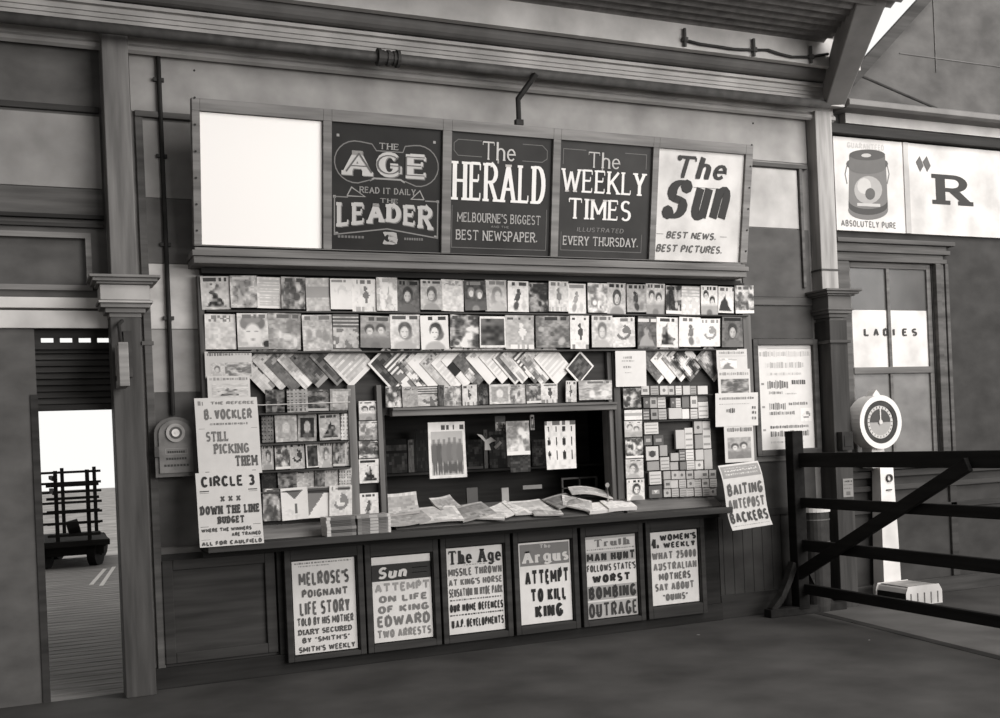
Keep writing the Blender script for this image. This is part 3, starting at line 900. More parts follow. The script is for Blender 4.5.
# framed bills in the base
SL = lambda n: 'paper'
bills = [
    ((291, 562, 296, 655), (354, 557, 358, 648), 205, "cream bill headed MELROSE'S POIGNANT LIFE STORY, framed below the counter", [
        ('~', .04, .96, .015, .035, 150), ('~', .1, .6, .05, .065, 160),
        ("MELROSE'S", .1, .9, .12, .27, 105, dict(tv=.36, th=.2)), ('POIGNANT', .14, .88, .31, .40, 100, dict(tv=.3, th=.24)),
        ('LIFE STORY', .1, .9, .44, .59, 100, dict(tv=.36, th=.18)), ('TOLD BY HIS MOTHER', .05, .95, .61, .70, 95, dict(tv=.34, th=.2)),
        ('DIARY SECURED', .06, .92, .735, .795, 90, dict(tv=.26, th=.24, serif=.9)), ('BY "SMITH\'S"', .12, .88, .825, .885, 90, dict(tv=.28, th=.24)),
        ("SMITH'S WEEKLY", .06, .96, .92, .985, 88, dict(tv=.3, th=.24))]),
    ((371, 558, 375, 643), (430, 553, 433, 637), 205, 'white bill with black Sun masthead reading ATTEMPT ON LIFE OF KING EDWARD', [
        (None, 0, 1, .0, .065, 222), (None, 0, 1, .09, .285, 58), ('Sun', .08, .62, .12, .26, 215, dict(tv=.3, th=.2, shear=.25)),
        (None, .68, .95, .15, .157, 200), (None, .68, .95, .21, .217, 200),
        ('ATTEMPT', .04, .98, .31, .42, 155, dict(tv=.3, th=.26)), ('ON LIFE', .1, .93, .455, .54, 125, dict(tv=.3, th=.26)), ('OF KING', .08, .95, .575, .665, 125, dict(tv=.3, th=.26)),
        ('EDWARD', .06, .96, .69, .825, 118, dict(tv=.3, th=.22)), ('TWO ARRESTS', .05, .97, .855, .955, 140, dict(tv=.36, th=.22))]),
    ((447, 549, 449, 634), (502, 544, 505, 630), 205, 'white bill headed The Age reading MISSILE THROWN AT KING\'S HORSE', [
        ('The Age', .02, .98, .03, .19, 58, dict(tv=.34, th=.13, serif=.9)), ('~', .3, .7, .2, .21, 150),
        ('MISSILE THROWN', .02, .98, .235, .33, 110, dict(tv=.36, th=.2)), ("AT KING'S HORSE", .02, .98, .36, .44, 112, dict(tv=.34, th=.2)),
        ('SENSATION IN HYDE PARK', .02, .98, .47, .57, 108, dict(tv=.38, th=.18)), ('~', .03, .97, .595, .615, 105), ('OUR HOME DEFENCES', .02, .98, .65, .745, 58, dict(tv=.42, th=.24)),
        ('~', .02, .98, .77, .79, 80), ('U.A.P. DEVELOPMENTS', .04, .98, .83, .93, 62, dict(tv=.42, th=.22))]),
    ((519, 543, 521, 625), (570, 540, 572, 620), 208, 'white bill with grey Argus masthead reading ATTEMPT TO KILL KING', [
        (None, .02, .98, .02, .285, 128), ('The', .4, .62, .03, .08, 190, dict(tv=.34, th=.2)), ('Argus', .06, .97, .10, .25, 215, dict(tv=.34, th=.16, serif=.7)), ('~', .4, .6, .255, .265, 180),
        ('ATTEMPT', .1, .96, .34, .53, 48, dict(tv=.42, th=.24)), ('TO KILL', .19, .9, .57, .74, 48, dict(tv=.42, th=.24)), ('KING', .27, .82, .77, .94, 48, dict(tv=.4, th=.24))]),
    ((586, 537, 588, 620), (635, 534, 638, 614), 200, 'bill headed Truth in grey reading MAN HUNT and BOMBING OUTRAGE', [
        (None, 0, 1, .0, .03, 165), ('Truth', .16, .88, .035, .125, 120, dict(tv=.32, th=.14, serif=.8)), ('~', .02, .98, .15, .165, 150), (None, .0, 1, .19, .315, 178),
        ('MAN HUNT', .01, .99, .195, .31, 60, dict(tv=.4, th=.26)), ("FOLLOWS STATE'S", .01, .99, .34, .43, 80, dict(tv=.36, th=.2)), (None, 0, 1, .45, .585, 212),
        ('WORST', .1, .88, .465, .57, 48, dict(tv=.42, th=.26)), (None, 0, 1, .6, .775, 160), ('BOMBING', .02, .98, .61, .765, 62, dict(tv=.42, th=.2)), (None, 0, 1, .795, 1, 172),
        ('OUTRAGE', .01, .99, .81, .985, 66, dict(tv=.36, th=.16))]),
    ((650, 533, 653, 606), (696, 529, 700, 601), 205, "bill reading 4D WOMEN'S WEEKLY above WHAT 25000 AUSTRALIAN MOTHERS SAY", [
        ('4', .01, .13, .08, .23, 58, dict(tv=.4, th=.18)), ('D', .13, .18, .17, .22, 80, dict(tv=.4, th=.2)), ("WOMEN'S", .2, .98, .035, .13, 55, dict(tv=.36, th=.26)), ('WEEKLY', .27, .96, .145, .23, 58, dict(tv=.36, th=.26)),
        ('WHAT 25000', .02, .97, .27, .38, 118, dict(tv=.38, th=.2)), ('AUSTRALIAN', .04, .97, .42, .53, 120, dict(tv=.38, th=.2)), ('MOTHERS', .15, .83, .56, .67, 108, dict(tv=.38, th=.22)),
        ('SAY ABOUT', .06, .9, .7, .81, 120, dict(tv=.38, th=.22)), ('"QUINS"', .22, .75, .85, .95, 115, dict(tv=.38, th=.22))]),
]
for (xa, ya, xb, yb), (xc, yc, xd, yd), tone, label, lines in bills:
    Y = -.07
    X0 = (WX(xa, ya, Y) + WX(xb, yb, Y)) / 2
    X1 = (WX(xc, yc, Y) + WX(xd, yd, Y)) / 2
    Z1 = (WZ(xa, ya, Y) + WZ(xc, yc, Y)) / 2
    Z0 = (WZ(xb, yb, Y) + WZ(xd, yd, Y)) / 2
    fr = MB().frame(X0 - .057, X1 + .057, .085, .868, .042, -.10, -.0505, wb=Z0 - .085 - .012, wt=.868 - Z1 - .012)
    fr.frame(X0 - .02, X1 + .02, Z0 - .02, Z1 + .02, .012, -.085, -.0505)
    part(fr, 'poster_frame', mat(60, 'wood', .45))
    o = poster('newspaper_poster', X1 - X0, Z1 - Z0, tone + 14, lines, ((X0 + X1) / 2, -.0655, (Z0 + Z1) / 2))
    tag(o, label, 'poster', 'newspaper bills framed below the counter')

# ------------------------------------------------------------------ painted signboard
SB0 = Vector((0, -.24, WZ(470, 256, -.24) + .01))
LEAN = .165


def S(px, py, off=0):
    """Point of the leaning board on a sight line, as (x along, height up the board)."""
    d = ray(px, py)
    o = Vector((0, -DIST, EYE))
    n = Vector((0, 1, LEAN)).normalized()
    t = (SB0 - o).dot(n) / d.dot(n)
    p = o + d * t
    return p.x, (p.z - SB0.z) * math.sqrt(1 + LEAN ** 2)


sgn = tag(empty('signboard', (0, SB0.y, SB0.z), (math.atan(LEAN), 0, 0)), 'wide wooden signboard frame of five painted newspaper panels above the magazine rows', 'signboard')
xl = (S(187, 97)[0] + S(197, 250)[0]) / 2
xr = (S(752, 146)[0] + S(743, 272)[0]) / 2
zt = (S(187, 97)[1] + S(752, 146)[1]) / 2
pan = [((198, 110), (202, 247), (322, 120), (322, 249)), ((330, 121), (331, 247), (441, 130), (440, 251)), ((450, 131), (449, 253), (552, 140), (548, 257)), ((559, 141), (556, 256), (652, 148), (646, 260)), ((658, 149), (652, 260), (745, 156), (736, 264))]
fb = MB()
PX = []
for a, b, c, d in pan:
    PX.append(((S(*a)[0] + S(*b)[0]) / 2, (S(*c)[0] + S(*d)[0]) / 2))
zb = sum(S(*p[1])[1] + S(*p[3])[1] for p in pan) / 10
zt2 = sum(S(*p[0])[1] + S(*p[2])[1] for p in pan) / 10
wallboxes(fb, xl, xr, 0, zt, -.035, .02, [(a, b, zb, zt2) for a, b in PX])
fb.box(xl, xr, .02, .035, 0, zt)
fb.build('frame', mat(118, 'wood', .5), sgn, bevel=.006)
for k in range(7):
    for x_ in (xl + .02, xr - .02):
        MB().disc((0, 0), .007, -.005, .001, 8).build('screw', mat(52, 'metal'), sgn, (x_, -.036, .1 + k * .17))
tones = [0, 46, 56, 60, 200]
texts = [
    [],
    [('THE', .42, .6, .135, .185, 150, dict(tv=.2, th=.12, serif=1)),
     ('AGE', .1, .87, .205, .405, 186, dict(tv=.3, th=.2, serif=.75)), ('READ IT DAILY', .25, .76, .49, .54, 140, dict(tv=.22, th=.14, serif=.8)),
     ('THE', .43, .6, .575, .61, 135, dict(tv=.2, th=.14, serif=1)), ('LEADER', .05, .92, .62, .82, 182, dict(tv=.28, th=.15, serif=.8, arch=lambda x: max(0, .055 - abs(x) * .15))),
     ('~', .06, .3, .885, .905, 110), ('3', .42, .6, .845, .945, 165, dict(tv=.34, th=.2)), ('~', .66, .84, .885, .905, 115)],
    [('The', .3, .63, .06, .21, 190, dict(tv=.16, th=.08, serif=.8)), ('HERALD', .02, .94, .235, .555, 226, dict(tv=.26, th=.075, serif=.95)),
     ("MELBOURNE'S BIGGEST", .07, .9, .655, .735, 160, dict(tv=.2, th=.12, serif=.9)), ('AND THE', .4, .58, .755, .775, 120, dict(tv=.2, th=.16)), ('BEST NEWSPAPER.', .06, .87, .80, .885, 168, dict(tv=.2, th=.12, serif=.9))],
    [('The', .3, .65, .08, .215, 180, dict(tv=.16, th=.08, serif=.8)), ('WEEKLY', .03, .94, .235, .435, 222, dict(tv=.22, th=.085, serif=.95)), ('TIMES', .1, .79, .485, .665, 222, dict(tv=.24, th=.09, serif=.95)),
     ('ILLUSTRATED', .2, .72, .735, .775, 120, dict(tv=.2, th=.12, shear=.2)), ('EVERY THURSDAY.', .06, .88, .815, .895, 172, dict(tv=.2, th=.12, serif=.9))],
    [('The', .17, .84, .05, .25, 62, dict(tv=.26, th=.14, shear=.3, serif=.5, ball=.62)), (None, .42, .78, .325, .33, 120), ('S', .05, .43, .27, .62, 58, dict(tv=.36, th=.12, shear=.28, ball=.62)), ('un', .38, .92, .17, .625, 58, dict(tv=.34, th=.12, shear=.25)),
     (None, .02, .1, .76, .765, 120), ('BEST NEWS.', .13, .72, .735, .8, 92, dict(tv=.24, th=.18, shear=.22)), (None, .76, .84, .765, .77, 120), ('BEST PICTURES.', .02, .8, .855, .925, 92, dict(tv=.24, th=.18, shear=.22))],
]
plab = ['blank white panel', 'dark panel lettered THE AGE and THE LEADER', 'dark panel lettered The HERALD', 'dark panel lettered The WEEKLY TIMES', 'white panel lettered The Sun in dark script']
H = zt2 - zb
for k, (x0, x1) in enumerate(PX):
    if k == 0:
        p = MB().box(x0 + .004, x1 - .004, -.012, .019, zb + .004, zt2 - .004).build('sign_panel', mat(254, 'flat', .5), sgn)
        p['label'] = plab[0]
        continue
    p = MB().box(x0 + .001, x1 - .001, -.012, .019, zb + .001, zt2 - .001).build('sign_panel', mat(tones[k], 'paint', .35), sgn)
    p['label'] = plab[k]
    mb = MB()
    w = x1 - x0
    dim = 120 if k < 4 else 150

    def line(pts, t=.008, tone=None):
        ribbon(mb, [(u * w, H * (1 - v)) for u, v in pts], t, t, -.014, tone or dim)
    if k == 1:
        line([(.36, .15)] + [(.22 + .19 * math.cos(math.radians(q)), .3 + .165 * math.sin(math.radians(q))) for q in range(280, 80, -15)] + [(.36, .43)])
        line([(.66, .15)] + [(.78 + .19 * math.cos(math.radians(q)), .3 + .165 * math.sin(math.radians(q))) for q in range(260, 460, 15)] + [(.66, .43)])
        line([(.36, .15), (.40, .2), (.64, .2), (.66, .15)], .007)
        line([(.34, .44), (.38, .42), (.62, .42), (.66, .44)], .012, 150)
        line([(.14, .57), (.3, .57), (.18, .5), (.14, .57)], .008, 150)
        line([(.84, .57), (.72, .57), (.8, .5), (.84, .57)], .008, 150)
        line([(.03, .58), (.15, .58)])
        line([(.85, .58), (.97, .58), (.97, .88), (.5, .82), (.03, .88), (.03, .58)], .009, 128)
        for u, v in ((.06, .1), (.93, .1), (.03, .58), (.97, .58), (.05, .87), (.95, .87)): line([(u - .012, v), (u + .012, v)], .018, 150)
    elif k in (2, 3):
        line([(.3, .19), (.07, .19), (.03, .15), (.03, .09), (.07, .06), (.3, .06)] if k == 2 else [(.04, .2), (.04, .07), (.28, .07)], .006, 105)
        line([(.7, .06), (.9, .06), (.95, .1), (.95, .17), (.9, .2), (.7, .2)] if k == 2 else [(.7, .07), (.94, .07), (.94, .2)], .006, 105)
        line([(.02, .6), (.02, .95), (.96, .95), (.96, .6)] if k == 2 else [(.04, .78), (.04, .94), (.92, .94), (.92, .78)], .006, 100)
        line([(.46, .21), (.46, .235)], .012, 150)
    for L in texts[k]:
        s_, a, b, c, d, ink = L[:6]
        if s_ is None: rect(mb, a * w, b * w, H * (1 - d), H * (1 - c), -.014, ink)
        elif s_ == '~':
            for q in range(8): rect(mb, (a + (b - a) * q / 8) * w, (a + (b - a) * (q + .7) / 8) * w, H * (1 - d), H * (1 - c), -.014, ink)
        else: 
            op = dict(L[6])
            if 'arch' in op:
                f0 = op['arch']
                op['arch'] = lambda gx: f0(gx - w / 2)
            if k == 1 and s_ in ('AGE', 'LEADER'):
                text(mb, s_, a * w + .008, b * w + .008, H * (1 - d) - .006, H * (1 - c) - .006, -.0135, 118, **op)
            text(mb, s_, a * w, b * w, H * (1 - d), H * (1 - c), -.016, ink, **op)
            if k == 1 and s_ == 'AGE':
                op2 = dict(op, tv=.07, th=.05, serif=0)
                text(mb, s_, a * w + .018, b * w - .018, H * (1 - d) + .02, H * (1 - c) - .02, -.0185, 100, **op2)
    lt = mb.build('lettering', PR, p, (x0, 0, zb))

# ------------------------------------------------------------------ magazine rows
G1 = 'magazines pegged in the top row under the signs'
R1 = [(201, 229, 'mass', 175, 85, 'pale magazine with dark heaped shape'), (230, 256, 'scene', 120, 180, 'grey magazine with pale figure'), (257, 281, 'text', 192, 130, 'plain magazine with ruled cover'),
      (281, 304, 'scene', 165, 90, 'mottled grey magazine'), (306, 329, 'band', 178, 150, 'light grey magazine hanging askew'), (330, 351, 'head', 216, 185, 'white magazine with faint head'),
      (352, 375, 'small', 208, 120, 'white magazine with tiny dancer'), (376, 396, 'scene', 206, 165, 'pale sketch-covered magazine'), (397, 419, 'head', 105, 70, 'dark magazine with shaded head'),
      (420, 441, 'head', 168, 85, 'grey magazine with curly head'), (441, 463, 'plain', 188, 150, 'pale house-covered magazine'), (464, 485, 'two', 82, 130, 'dark magazine with two heads'),
      (485, 506, 'head', 172, 128, 'soft grey magazine with blurred head'), (507, 527, 'figure', 200, 80, 'white magazine with arms-wide dark figure'), (528, 547, 'scene', 150, 72, 'dark patchy magazine'),
      (548, 567, 'small', 190, 125, 'plain pale magazine with thin figure'), (568, 585, 'figure', 206, 140, 'white magazine with grey standing figure'), (587, 606, 'scene', 205, 130, 'white magazine with scattered scenes'),
      (607, 625, 'head', 176, 66, 'magazine with dark-haired oval face'), (626, 645, 'figure', 150, 70, 'grey magazine with striped figure'), (646, 664, 'two', 178, 90, 'pale magazine with a couple'),
      (665, 680, 'scene', 170, 66, 'grey magazine with dark figures'), (681, 699, 'lines', 196, 170, 'pale magazine with ruled heading'), (700, 716, 'two', 208, 74, 'white magazine with two dark blobs'),
      (718, 733, 'tent', 204, 72, 'white magazine with dark peaked shape'), (734, 752, 'scene', 180, 100, 'grey patchwork magazine')]
row(R1, ((205, 275), (745, 287)), ((205, 309), (745, 314)), -.10, 'along the top row', G1)
G2 = 'magazines pegged in the second row under the signs'
R2 = [(205, 235, 'plain', 186, 130, 'blank grey magazine with script title'), (237, 267, 'bighead', 190, 120, "magazine with child's large face"), (268, 300, 'scene', 180, 140, 'grey map-like magazine'),
      (302, 331, 'scene', 190, 155, 'pale magazine with white blot'), (333, 358, 'lines', 175, 105, 'magazine with striped heading'), (360, 389, 'two', 150, 95, 'magazine with mother and baby'),
      (390, 419, 'head', 190, 98, 'pale magazine with wavy-haired woman'), (420, 447, 'head', 212, 80, 'white magazine with dark-haired girl'), (450, 478, 'scene', 195, 88, 'pale magazine with seated dark figures'),
      (479, 504, 'block', 204, 92, 'white-bordered magazine with dark picture'), (505, 533, 'small', 166, 200, 'flat grey magazine with light figure'), (535, 568, 'scene', 145, 110, 'wide smudged grey magazine'),
      (570, 588, 'small', 205, 90, 'white magazine with thin dark figure'), (591, 611, 'head', 180, 118, 'magazine with curly-haired girl'), (612, 634, 'swirl', 194, 120, 'pale magazine with hatted sketch'),
      (637, 655, 'tent', 105, 150, 'dark magazine with castle'), (656, 677, 'mass', 206, 84, 'white magazine with dark crowd'), (678, 699, 'figure', 214, 115, 'white magazine with short figure'),
      (700, 719, 'swirl', 212, 145, 'white magazine with grey swirl'), (721, 741, 'head', 112, 76, 'dark magazine with bright face')]
row(R2, ((205, 313), (735, 319)), ((205, 348), (735, 349)), -.10, 'along the second row', G2)

DG = [('dark-edged', 90), ('plain pale', 205), ('mottled', 165), ('striped', 185), ('white', 212), ('grey', 135), ('black-banded', 66), ('cream', 195)]


def slanted(bx, by, w, h, y, bg, fg, kd, label, group, ang=.78, name='magazine'):
    SEED[0] += 1
    x, z = W(bx, by, y)
    mb = MB()
    sheet(mb, w, h, .005, bg, 12, 17, cover(kd, bg, fg, SEED[0]), edge=215)
    c, s = math.cos(ang), math.sin(ang)
    # centre so that the lower-left corner hangs at the sighted point
    cx = x - (-w / 2 * c + h / 2 * s)
    cz = z - (-w / 2 * s - h / 2 * c)
    o = mb.build(name, PR, None, (cx, y, cz))
    o.matrix_world = Matrix.Translation((cx, y, cz)) @ Matrix.Rotation(-ang, 4, 'Y') @ Matrix.Rotation(0, 4, 'X')
    # shingled: each one's free edge stands a little forward of its neighbour
    o.matrix_world = Matrix.Translation((cx, y, cz)) @ Matrix.Rotation(.055, 4, 'Z') @ Matrix.Rotation(-ang, 4, 'Y')
    return tag(o, label, 'magazine', group)


dA = [(266, 395, 178, 95, 'small'), (281, 391, 182, 130, 'plain'), (293, 393, 108, 150, 'plain'), (305, 390, 196, 150, 'scene'), (318, 388, 118, 90, 'scene'), (337, 386, 120, 95, 'block'), (351, 388, 184, 120, 'text')]
for i, (bx, by, bg, fg, kd) in enumerate(dA):
    slanted(bx, by, .2 if i < 6 else .25, .29, -.062, bg, fg, kd, '%s magazine hung cornerwise, %s of the slanted row beside the posters' % (
        ['spotted pale', 'plain pale', 'dark grey', 'white-tipped', 'darkly smudged', 'long dark-spined', 'wide ruled'][i], ORD[i]), 'slanted magazines beside the hanging posters', .74)
dB = [(393, 392, 205, 90, 'block'), (408, 393, 206, 100, 'lines'), (421, 391, 212, 80, 'scene'), (432, 391, 218, 190, 'plain'), (444, 391, 172, 120, 'plain'), (455, 391, 205, 140, 'text'), (465, 388, 208, 45, 'band'), (476, 388, 200, 105, 'scene'),
      (489, 385, 214, 165, 'plain'), (502, 384, 210, 120, 'text'), (515, 385, 196, 110, 'block'), (522, 384, 208, 160, 'scene'), (535, 384, 212, 90, 'lines'), (542, 386, 196, 120, 'scene'), (556, 385, 214, 110, 'text')]
look = ['dark-barred', 'striped', 'flecked', 'bright plain', 'dull grey', 'finely ruled', 'black-banded', 'mottled', 'plain white', 'closely ruled', 'grey-pictured', 'blotched', 'heavy-lined', 'small smudged', 'light ruled']
for i, (bx, by, bg, fg, kd) in enumerate(dB):
    slanted(bx, by, .2, .28, -.062, bg, fg, kd, '%s slanted magazine, %s in the overlapping row above the serving window' % (look[i], ORD[i]), 'slanted magazines above the serving window', .74)
slanted(579, 384, .2, .17, -.07, 205, 88, 'block', 'pale small magazine with dark car, last of the slanted row above the window', 'slanted magazines above the serving window', .78)
dC = [(659, 384, 198, 110, 'scene'), (670, 384, 210, 150, 'plain'), (681, 382, 188, 105, 'scene'), (690, 382, 200, 60, 'scene'), (714, 382, 180, 110, 'scene')]
for i, (bx, by, bg, fg, kd) in enumerate(dC):
    slanted(bx, by, .2, .27, -.062, bg, fg, kd, '%s slanted magazine, %s of five above the small packets' % (['streaky', 'plain white', 'grey-figured', 'black-spotted', 'large soft grey'][i], ORD[i]), 'slanted magazines above the packets', .76)

GL_ = 'magazines on the stepped shelves beside the poster strips'
row([(266, 284, 'scene', 120, 70, 'dark netted magazine'), (287, 307, 'grid', 150, 95, 'grey magazine with lattice'), (308, 329, 'scene', 140, 80, 'brownish patterned magazine'), (330, 350, 'frame', 140, 175, 'grey magazine with pale square')],
    ((260, 390), (350, 389)), ((260, 413), (350, 410)), -.06, 'on the uppermost stepped shelf', GL_, .004)
row([(262, 273, 'grid', 115, 70, 'dark checked magazine'), (275, 296, 'frame', 165, 150, 'pale magazine with framed figure'), (298, 316, 'frame', 150, 62, 'dark-framed portrait magazine'), (319, 339, 'mass', 165, 85, 'magazine with dark corner hill'), (341, 351, 'grid', 188, 130, 'white gridded magazine')],
    ((260, 415), (350, 414)), ((260, 443), (350, 439)), -.06, 'on the second stepped shelf', GL_, .004)
row([(262, 273, 'head', 170, 90, 'small magazine with bobbed head'), (275, 289, 'scene', 182, 90, 'magazine with tangled dark scene'), (290, 304, 'swirl', 172, 80, 'magazine with dark bird'), (306, 318, 'block', 186, 80, 'white-edged dark magazine'), (319, 332, 'head', 180, 110, 'pale magazine with bent head'),
     (333, 344, 'scene', 150, 85, 'grey crowded magazine'), (345, 351, 'small', 165, 110, 'narrow grey magazine')],
    ((260, 444), (350, 442)), ((260, 470), (350, 466)), -.06, 'on the third stepped shelf', GL_, .004)
row([(262, 276, 'plain', 62, 80, 'black magazine'), (278, 296, 'scene', 130, 70, 'grey magazine with vases'), (297, 314, 'scene', 145, 180, 'grey magazine with white flash'), (315, 324, 'scene', 130, 85, 'narrow mottled magazine'), (325, 338, 'plain', 165, 130, 'pale plain magazine'), (339, 351, 'grid', 170, 110, 'grey checked magazine')],
    ((260, 472), (350, 468)), ((260, 493), (350, 490)), -.06, 'on the fourth stepped shelf', GL_, .004)
row([(263, 281, 'scene', 192, 100, 'pale magazine with dark edge'), (281, 307, 'triangle', 212, 112, 'white magazine with grey triangle'), (308, 329, 'diag', 200, 105, 'magazine cut by white diagonal'), (329, 351, 'swirl', 196, 130, 'magazine with grey motor car')],
    ((260, 489), (350, 485)), ((260, 521), (350, 517)), -.10, 'on the lowest stepped shelf', GL_, .004)

GC = 'magazines standing on the lintel above the window'
row([(386, 401, 'scene', 185, 90, 'crumpled pale paper-backed magazine'), (402, 417, 'plain', 155, 110, 'grey plain magazine'), (418, 437, 'lines', 176, 95, 'striped pale magazine'), (438, 443, 'plain', 90, 60, 'thin dark magazine'), (444, 461, 'scene', 178, 120, 'grey pictured magazine'),
     (462, 476, 'small', 186, 95, 'pale magazine with spots'), (478, 488, 'scene', 100, 60, 'dark narrow magazine'), (489, 509, 'frame', 184, 150, 'pale boxed magazine'), (510, 525, 'scene', 180, 115, 'soft smudged magazine'), (526, 540, 'scene', 165, 95, 'grey flowered magazine'), (541, 557, 'small', 192, 90, 'white magazine with dark face')],
    ((400, 386), (600, 383)), ((400, 407), (600, 402)), -.07, 'along the window lintel', GC, .005)
row([(566, 577, 'small', 180, 100, 'magazine'), (578, 611, 'scene', 182, 145, 'newspaper')][:0] or [(566, 576, 'small', 182, 100, 'pale narrow magazine')], ((400, 385), (600, 380)), ((400, 407), (600, 401)), -.07, 'beyond the lintel divider', GC, .005)
o = magazine(WX(595, 390, -.08), WZ(595, 390, -.08), -.08, WX(611, 390, -.08) - WX(578, 390, -.08), .155, 'scene', 184, 145, 'wide pale folded newspaper standing at the far end of the window lintel', GC, name='newspaper', cat='newspaper')

# strips of covers on the uprights beside the window
GA = 'covers pinned in the strip before the window'
for i, (a, b, kd, bg, fg, lk) in enumerate([(401, 420, 'two', 196, 100, 'pale cover with dark couple'), (421, 440, 'scene', 192, 130, 'grey patterned cover'), (441, 458, 'scene', 190, 95, 'cover with three dark birds'), (459, 483, 'mass', 198, 70, 'cover with leaping dark animal'), (493, 521, 'figure', 205, 95, 'white cover with small standing men')]):
    y = -.06
    magazine(WX(368.5, (a + b) / 2, y), WZ(368.5, (a + b) / 2, y), y - .006 * (i % 2), .148, WZ(368, a, y) - WZ(368, b, y), kd, bg, fg, '%s, %s down the narrow strip before the window' % (lk, ORD[i]), GA)
GB = 'covers pinned in the strip beyond the window'
for i, (a, b, kd, bg, fg, lk) in enumerate([(388, 408, 'scene', 180, 80, 'cover with dark skyline'), (410, 420, 'band', 205, 160, 'short pale cover'), (421, 437, 'two', 186, 120, 'cover with two grey heads'), (438, 458, 'scene', 190, 90, 'finely printed cover'), (459, 478, 'head', 180, 105, 'grey cover with faint head'), (479, 500, 'head', 200, 70, 'white cover with capped head')]):
    y = -.09
    xm = 631 + (a - 390) * .035
    magazine(WX(xm, (a + b) / 2, y), WZ(xm, (a + b) / 2, y), y - .006 * (i % 2) - .012, .162, WZ(631, a, y) - WZ(631, b, y), kd, bg, fg, '%s, %s down the strip beyond the window' % (lk, ORD[i]), GB)

# ------------------------------------------------------------------ packets on the far rack
pk = []
for a, b, t in ((640, 648, 196), (649, 657, 165), (658, 666, 200), (667, 673, 186), (674, 680, 212), (681, 688, 196), (689, 695, 160), (696, 706, 206)): pk.append((a, b, 386, 395, t, 'first'))
pk += [(641, 647.5, 397, 408, 96, 'second'), (641, 647.5, 409, 420, 112, 'second'), (648, 655, 396, 408, 168, 'second'), (648, 655, 409, 419.5, 150, 'second'), (656, 664, 396, 408, 192, 'second'), (656, 664, 409, 419.5, 176, 'second'),
       (668, 673, 398, 407.5, 100, 'second'), (674, 679, 398, 407.5, 200, 'second'), (680, 687, 396, 408, 118, 'second'), (688, 695, 396, 408, 206, 'second'), (696, 706, 396, 401.5, 104, 'second'), (696, 706, 402, 418.5, 208, 'second'),
       (666, 679, 408, 419, 196, 'second'), (680, 687, 409, 419, 222, 'second'), (688, 695, 409, 419, 202, 'second')]
pk += [(641, 655, 421.5, 434, 206, 'third'), (641, 649, 435, 445, 104, 'third'), (650, 660, 435, 445, 92, 'third'), (672, 681, 430, 449, 190, 'third'), (682, 690, 428, 449, 206, 'third'), (691, 699, 421.5, 434, 172, 'third'), (691, 699, 435, 449, 150, 'third'), (700, 708, 421.5, 449, 196, 'third')]
pk += [(642, 654.5, 446, 460, 200, 'fourth'), (655.5, 663, 445, 456, 160, 'fourth'), (643, 655, 461, 470, 150, 'fourth'), (656, 665, 457, 470, 190, 'fourth'), (666, 674, 453, 461, 175, 'fourth'), (666, 674, 462, 470, 170, 'fourth'), (675, 681, 450, 461, 112, 'fourth'), (675, 681, 462, 470, 120, 'fourth'),
       (682, 690, 450, 460.5, 216, 'fourth'), (682, 690, 461, 470, 200, 'fourth'), (691, 699, 450, 460.5, 190, 'fourth'), (691, 699, 461, 470, 205, 'fourth'), (700, 708, 450, 470, 172, 'fourth')]
pk += [(644, 656, 471, 484, 204, 'fifth'), (644, 657, 485, 497.5, 92, 'fifth')]
for r_ in range(3):
    for c_ in range(7):
        pk.append((658.5 + c_ * 7.6, 665.5 + c_ * 7.6, 471 + r_ * 8.8, 479.3 + r_ * 8.8, 168 + 30 * hsh(r_, c_), 'fifth'))
cnt = {}
for i, (a, b, c, d, t, tier) in enumerate(pk):
    y = -.045
    sh = (c - 385) * .04 - .4
    sl = -(a - 670) * .03 * ((c - 385) / 110.)
    c, d = c + sl, d + sl
    x0, x1 = WX(a + sh, (c + d) / 2, y), WX(b + sh, (c + d) / 2, y)
    z1, z0 = WZ((a + b) / 2, c, y), WZ((a + b) / 2, d, y)
    w, h = x1 - x0 - .002, z1 - z0 - .002
    mb = MB().box(-w / 2, w / 2, -.024, 0, -h / 2, h / 2, t)
    ink = t - 70 if t > 130 else t + 60
    rr = hsh(i, 3)
    if rr < .22: rect(mb, -w * .3, w * .3, -h * .18, h * .16, -.0245, ink)
    elif rr < .6:
        for q in range(3): rect(mb, -w * .42, w * .42, -h * .38 + q * h * .28, -h * .3 + q * h * .28, -.0245, ink + 20)
    elif rr < .78: mb.disc((0, 0), min(w, h) * .2, -.0247, -.024, 10, tone=ink)
    if tier == 'fourth' and a == 642: mb.disc((0, -.005), .028, -.0255, -.0247, 10, tone=70)
    if tier == 'fifth' and a == 644 and c > 484: mb.quad([(-.02, -.026, .012), (0, -.026, -.014), (.02, -.026, .012)], 210)
    cnt[tier] = cnt.get(tier, 0) + 1
    o = mb.build('packet', PR, None, ((x0 + x1) / 2, y - .006 * (i % 3), (z0 + z1) / 2))
    tn = 'black' if t < 98 else 'dark grey' if t < 125 else 'mid grey' if t < 170 else 'pale grey' if t < 196 else 'white'
    pn = 'banded' if rr < .22 else 'striped' if rr < .6 else 'spotted' if rr < .78 else 'plain'
    wd_ = 'wide' if w > .09 else 'small'
    tag(o, '%s %s %s packet, %s on the %s tier of the packet rack' % (wd_, tn, pn, (ORD + ['last'])[min(cnt[tier] - 1, 28)], tier), 'packet', 'small packets racked beyond the window')

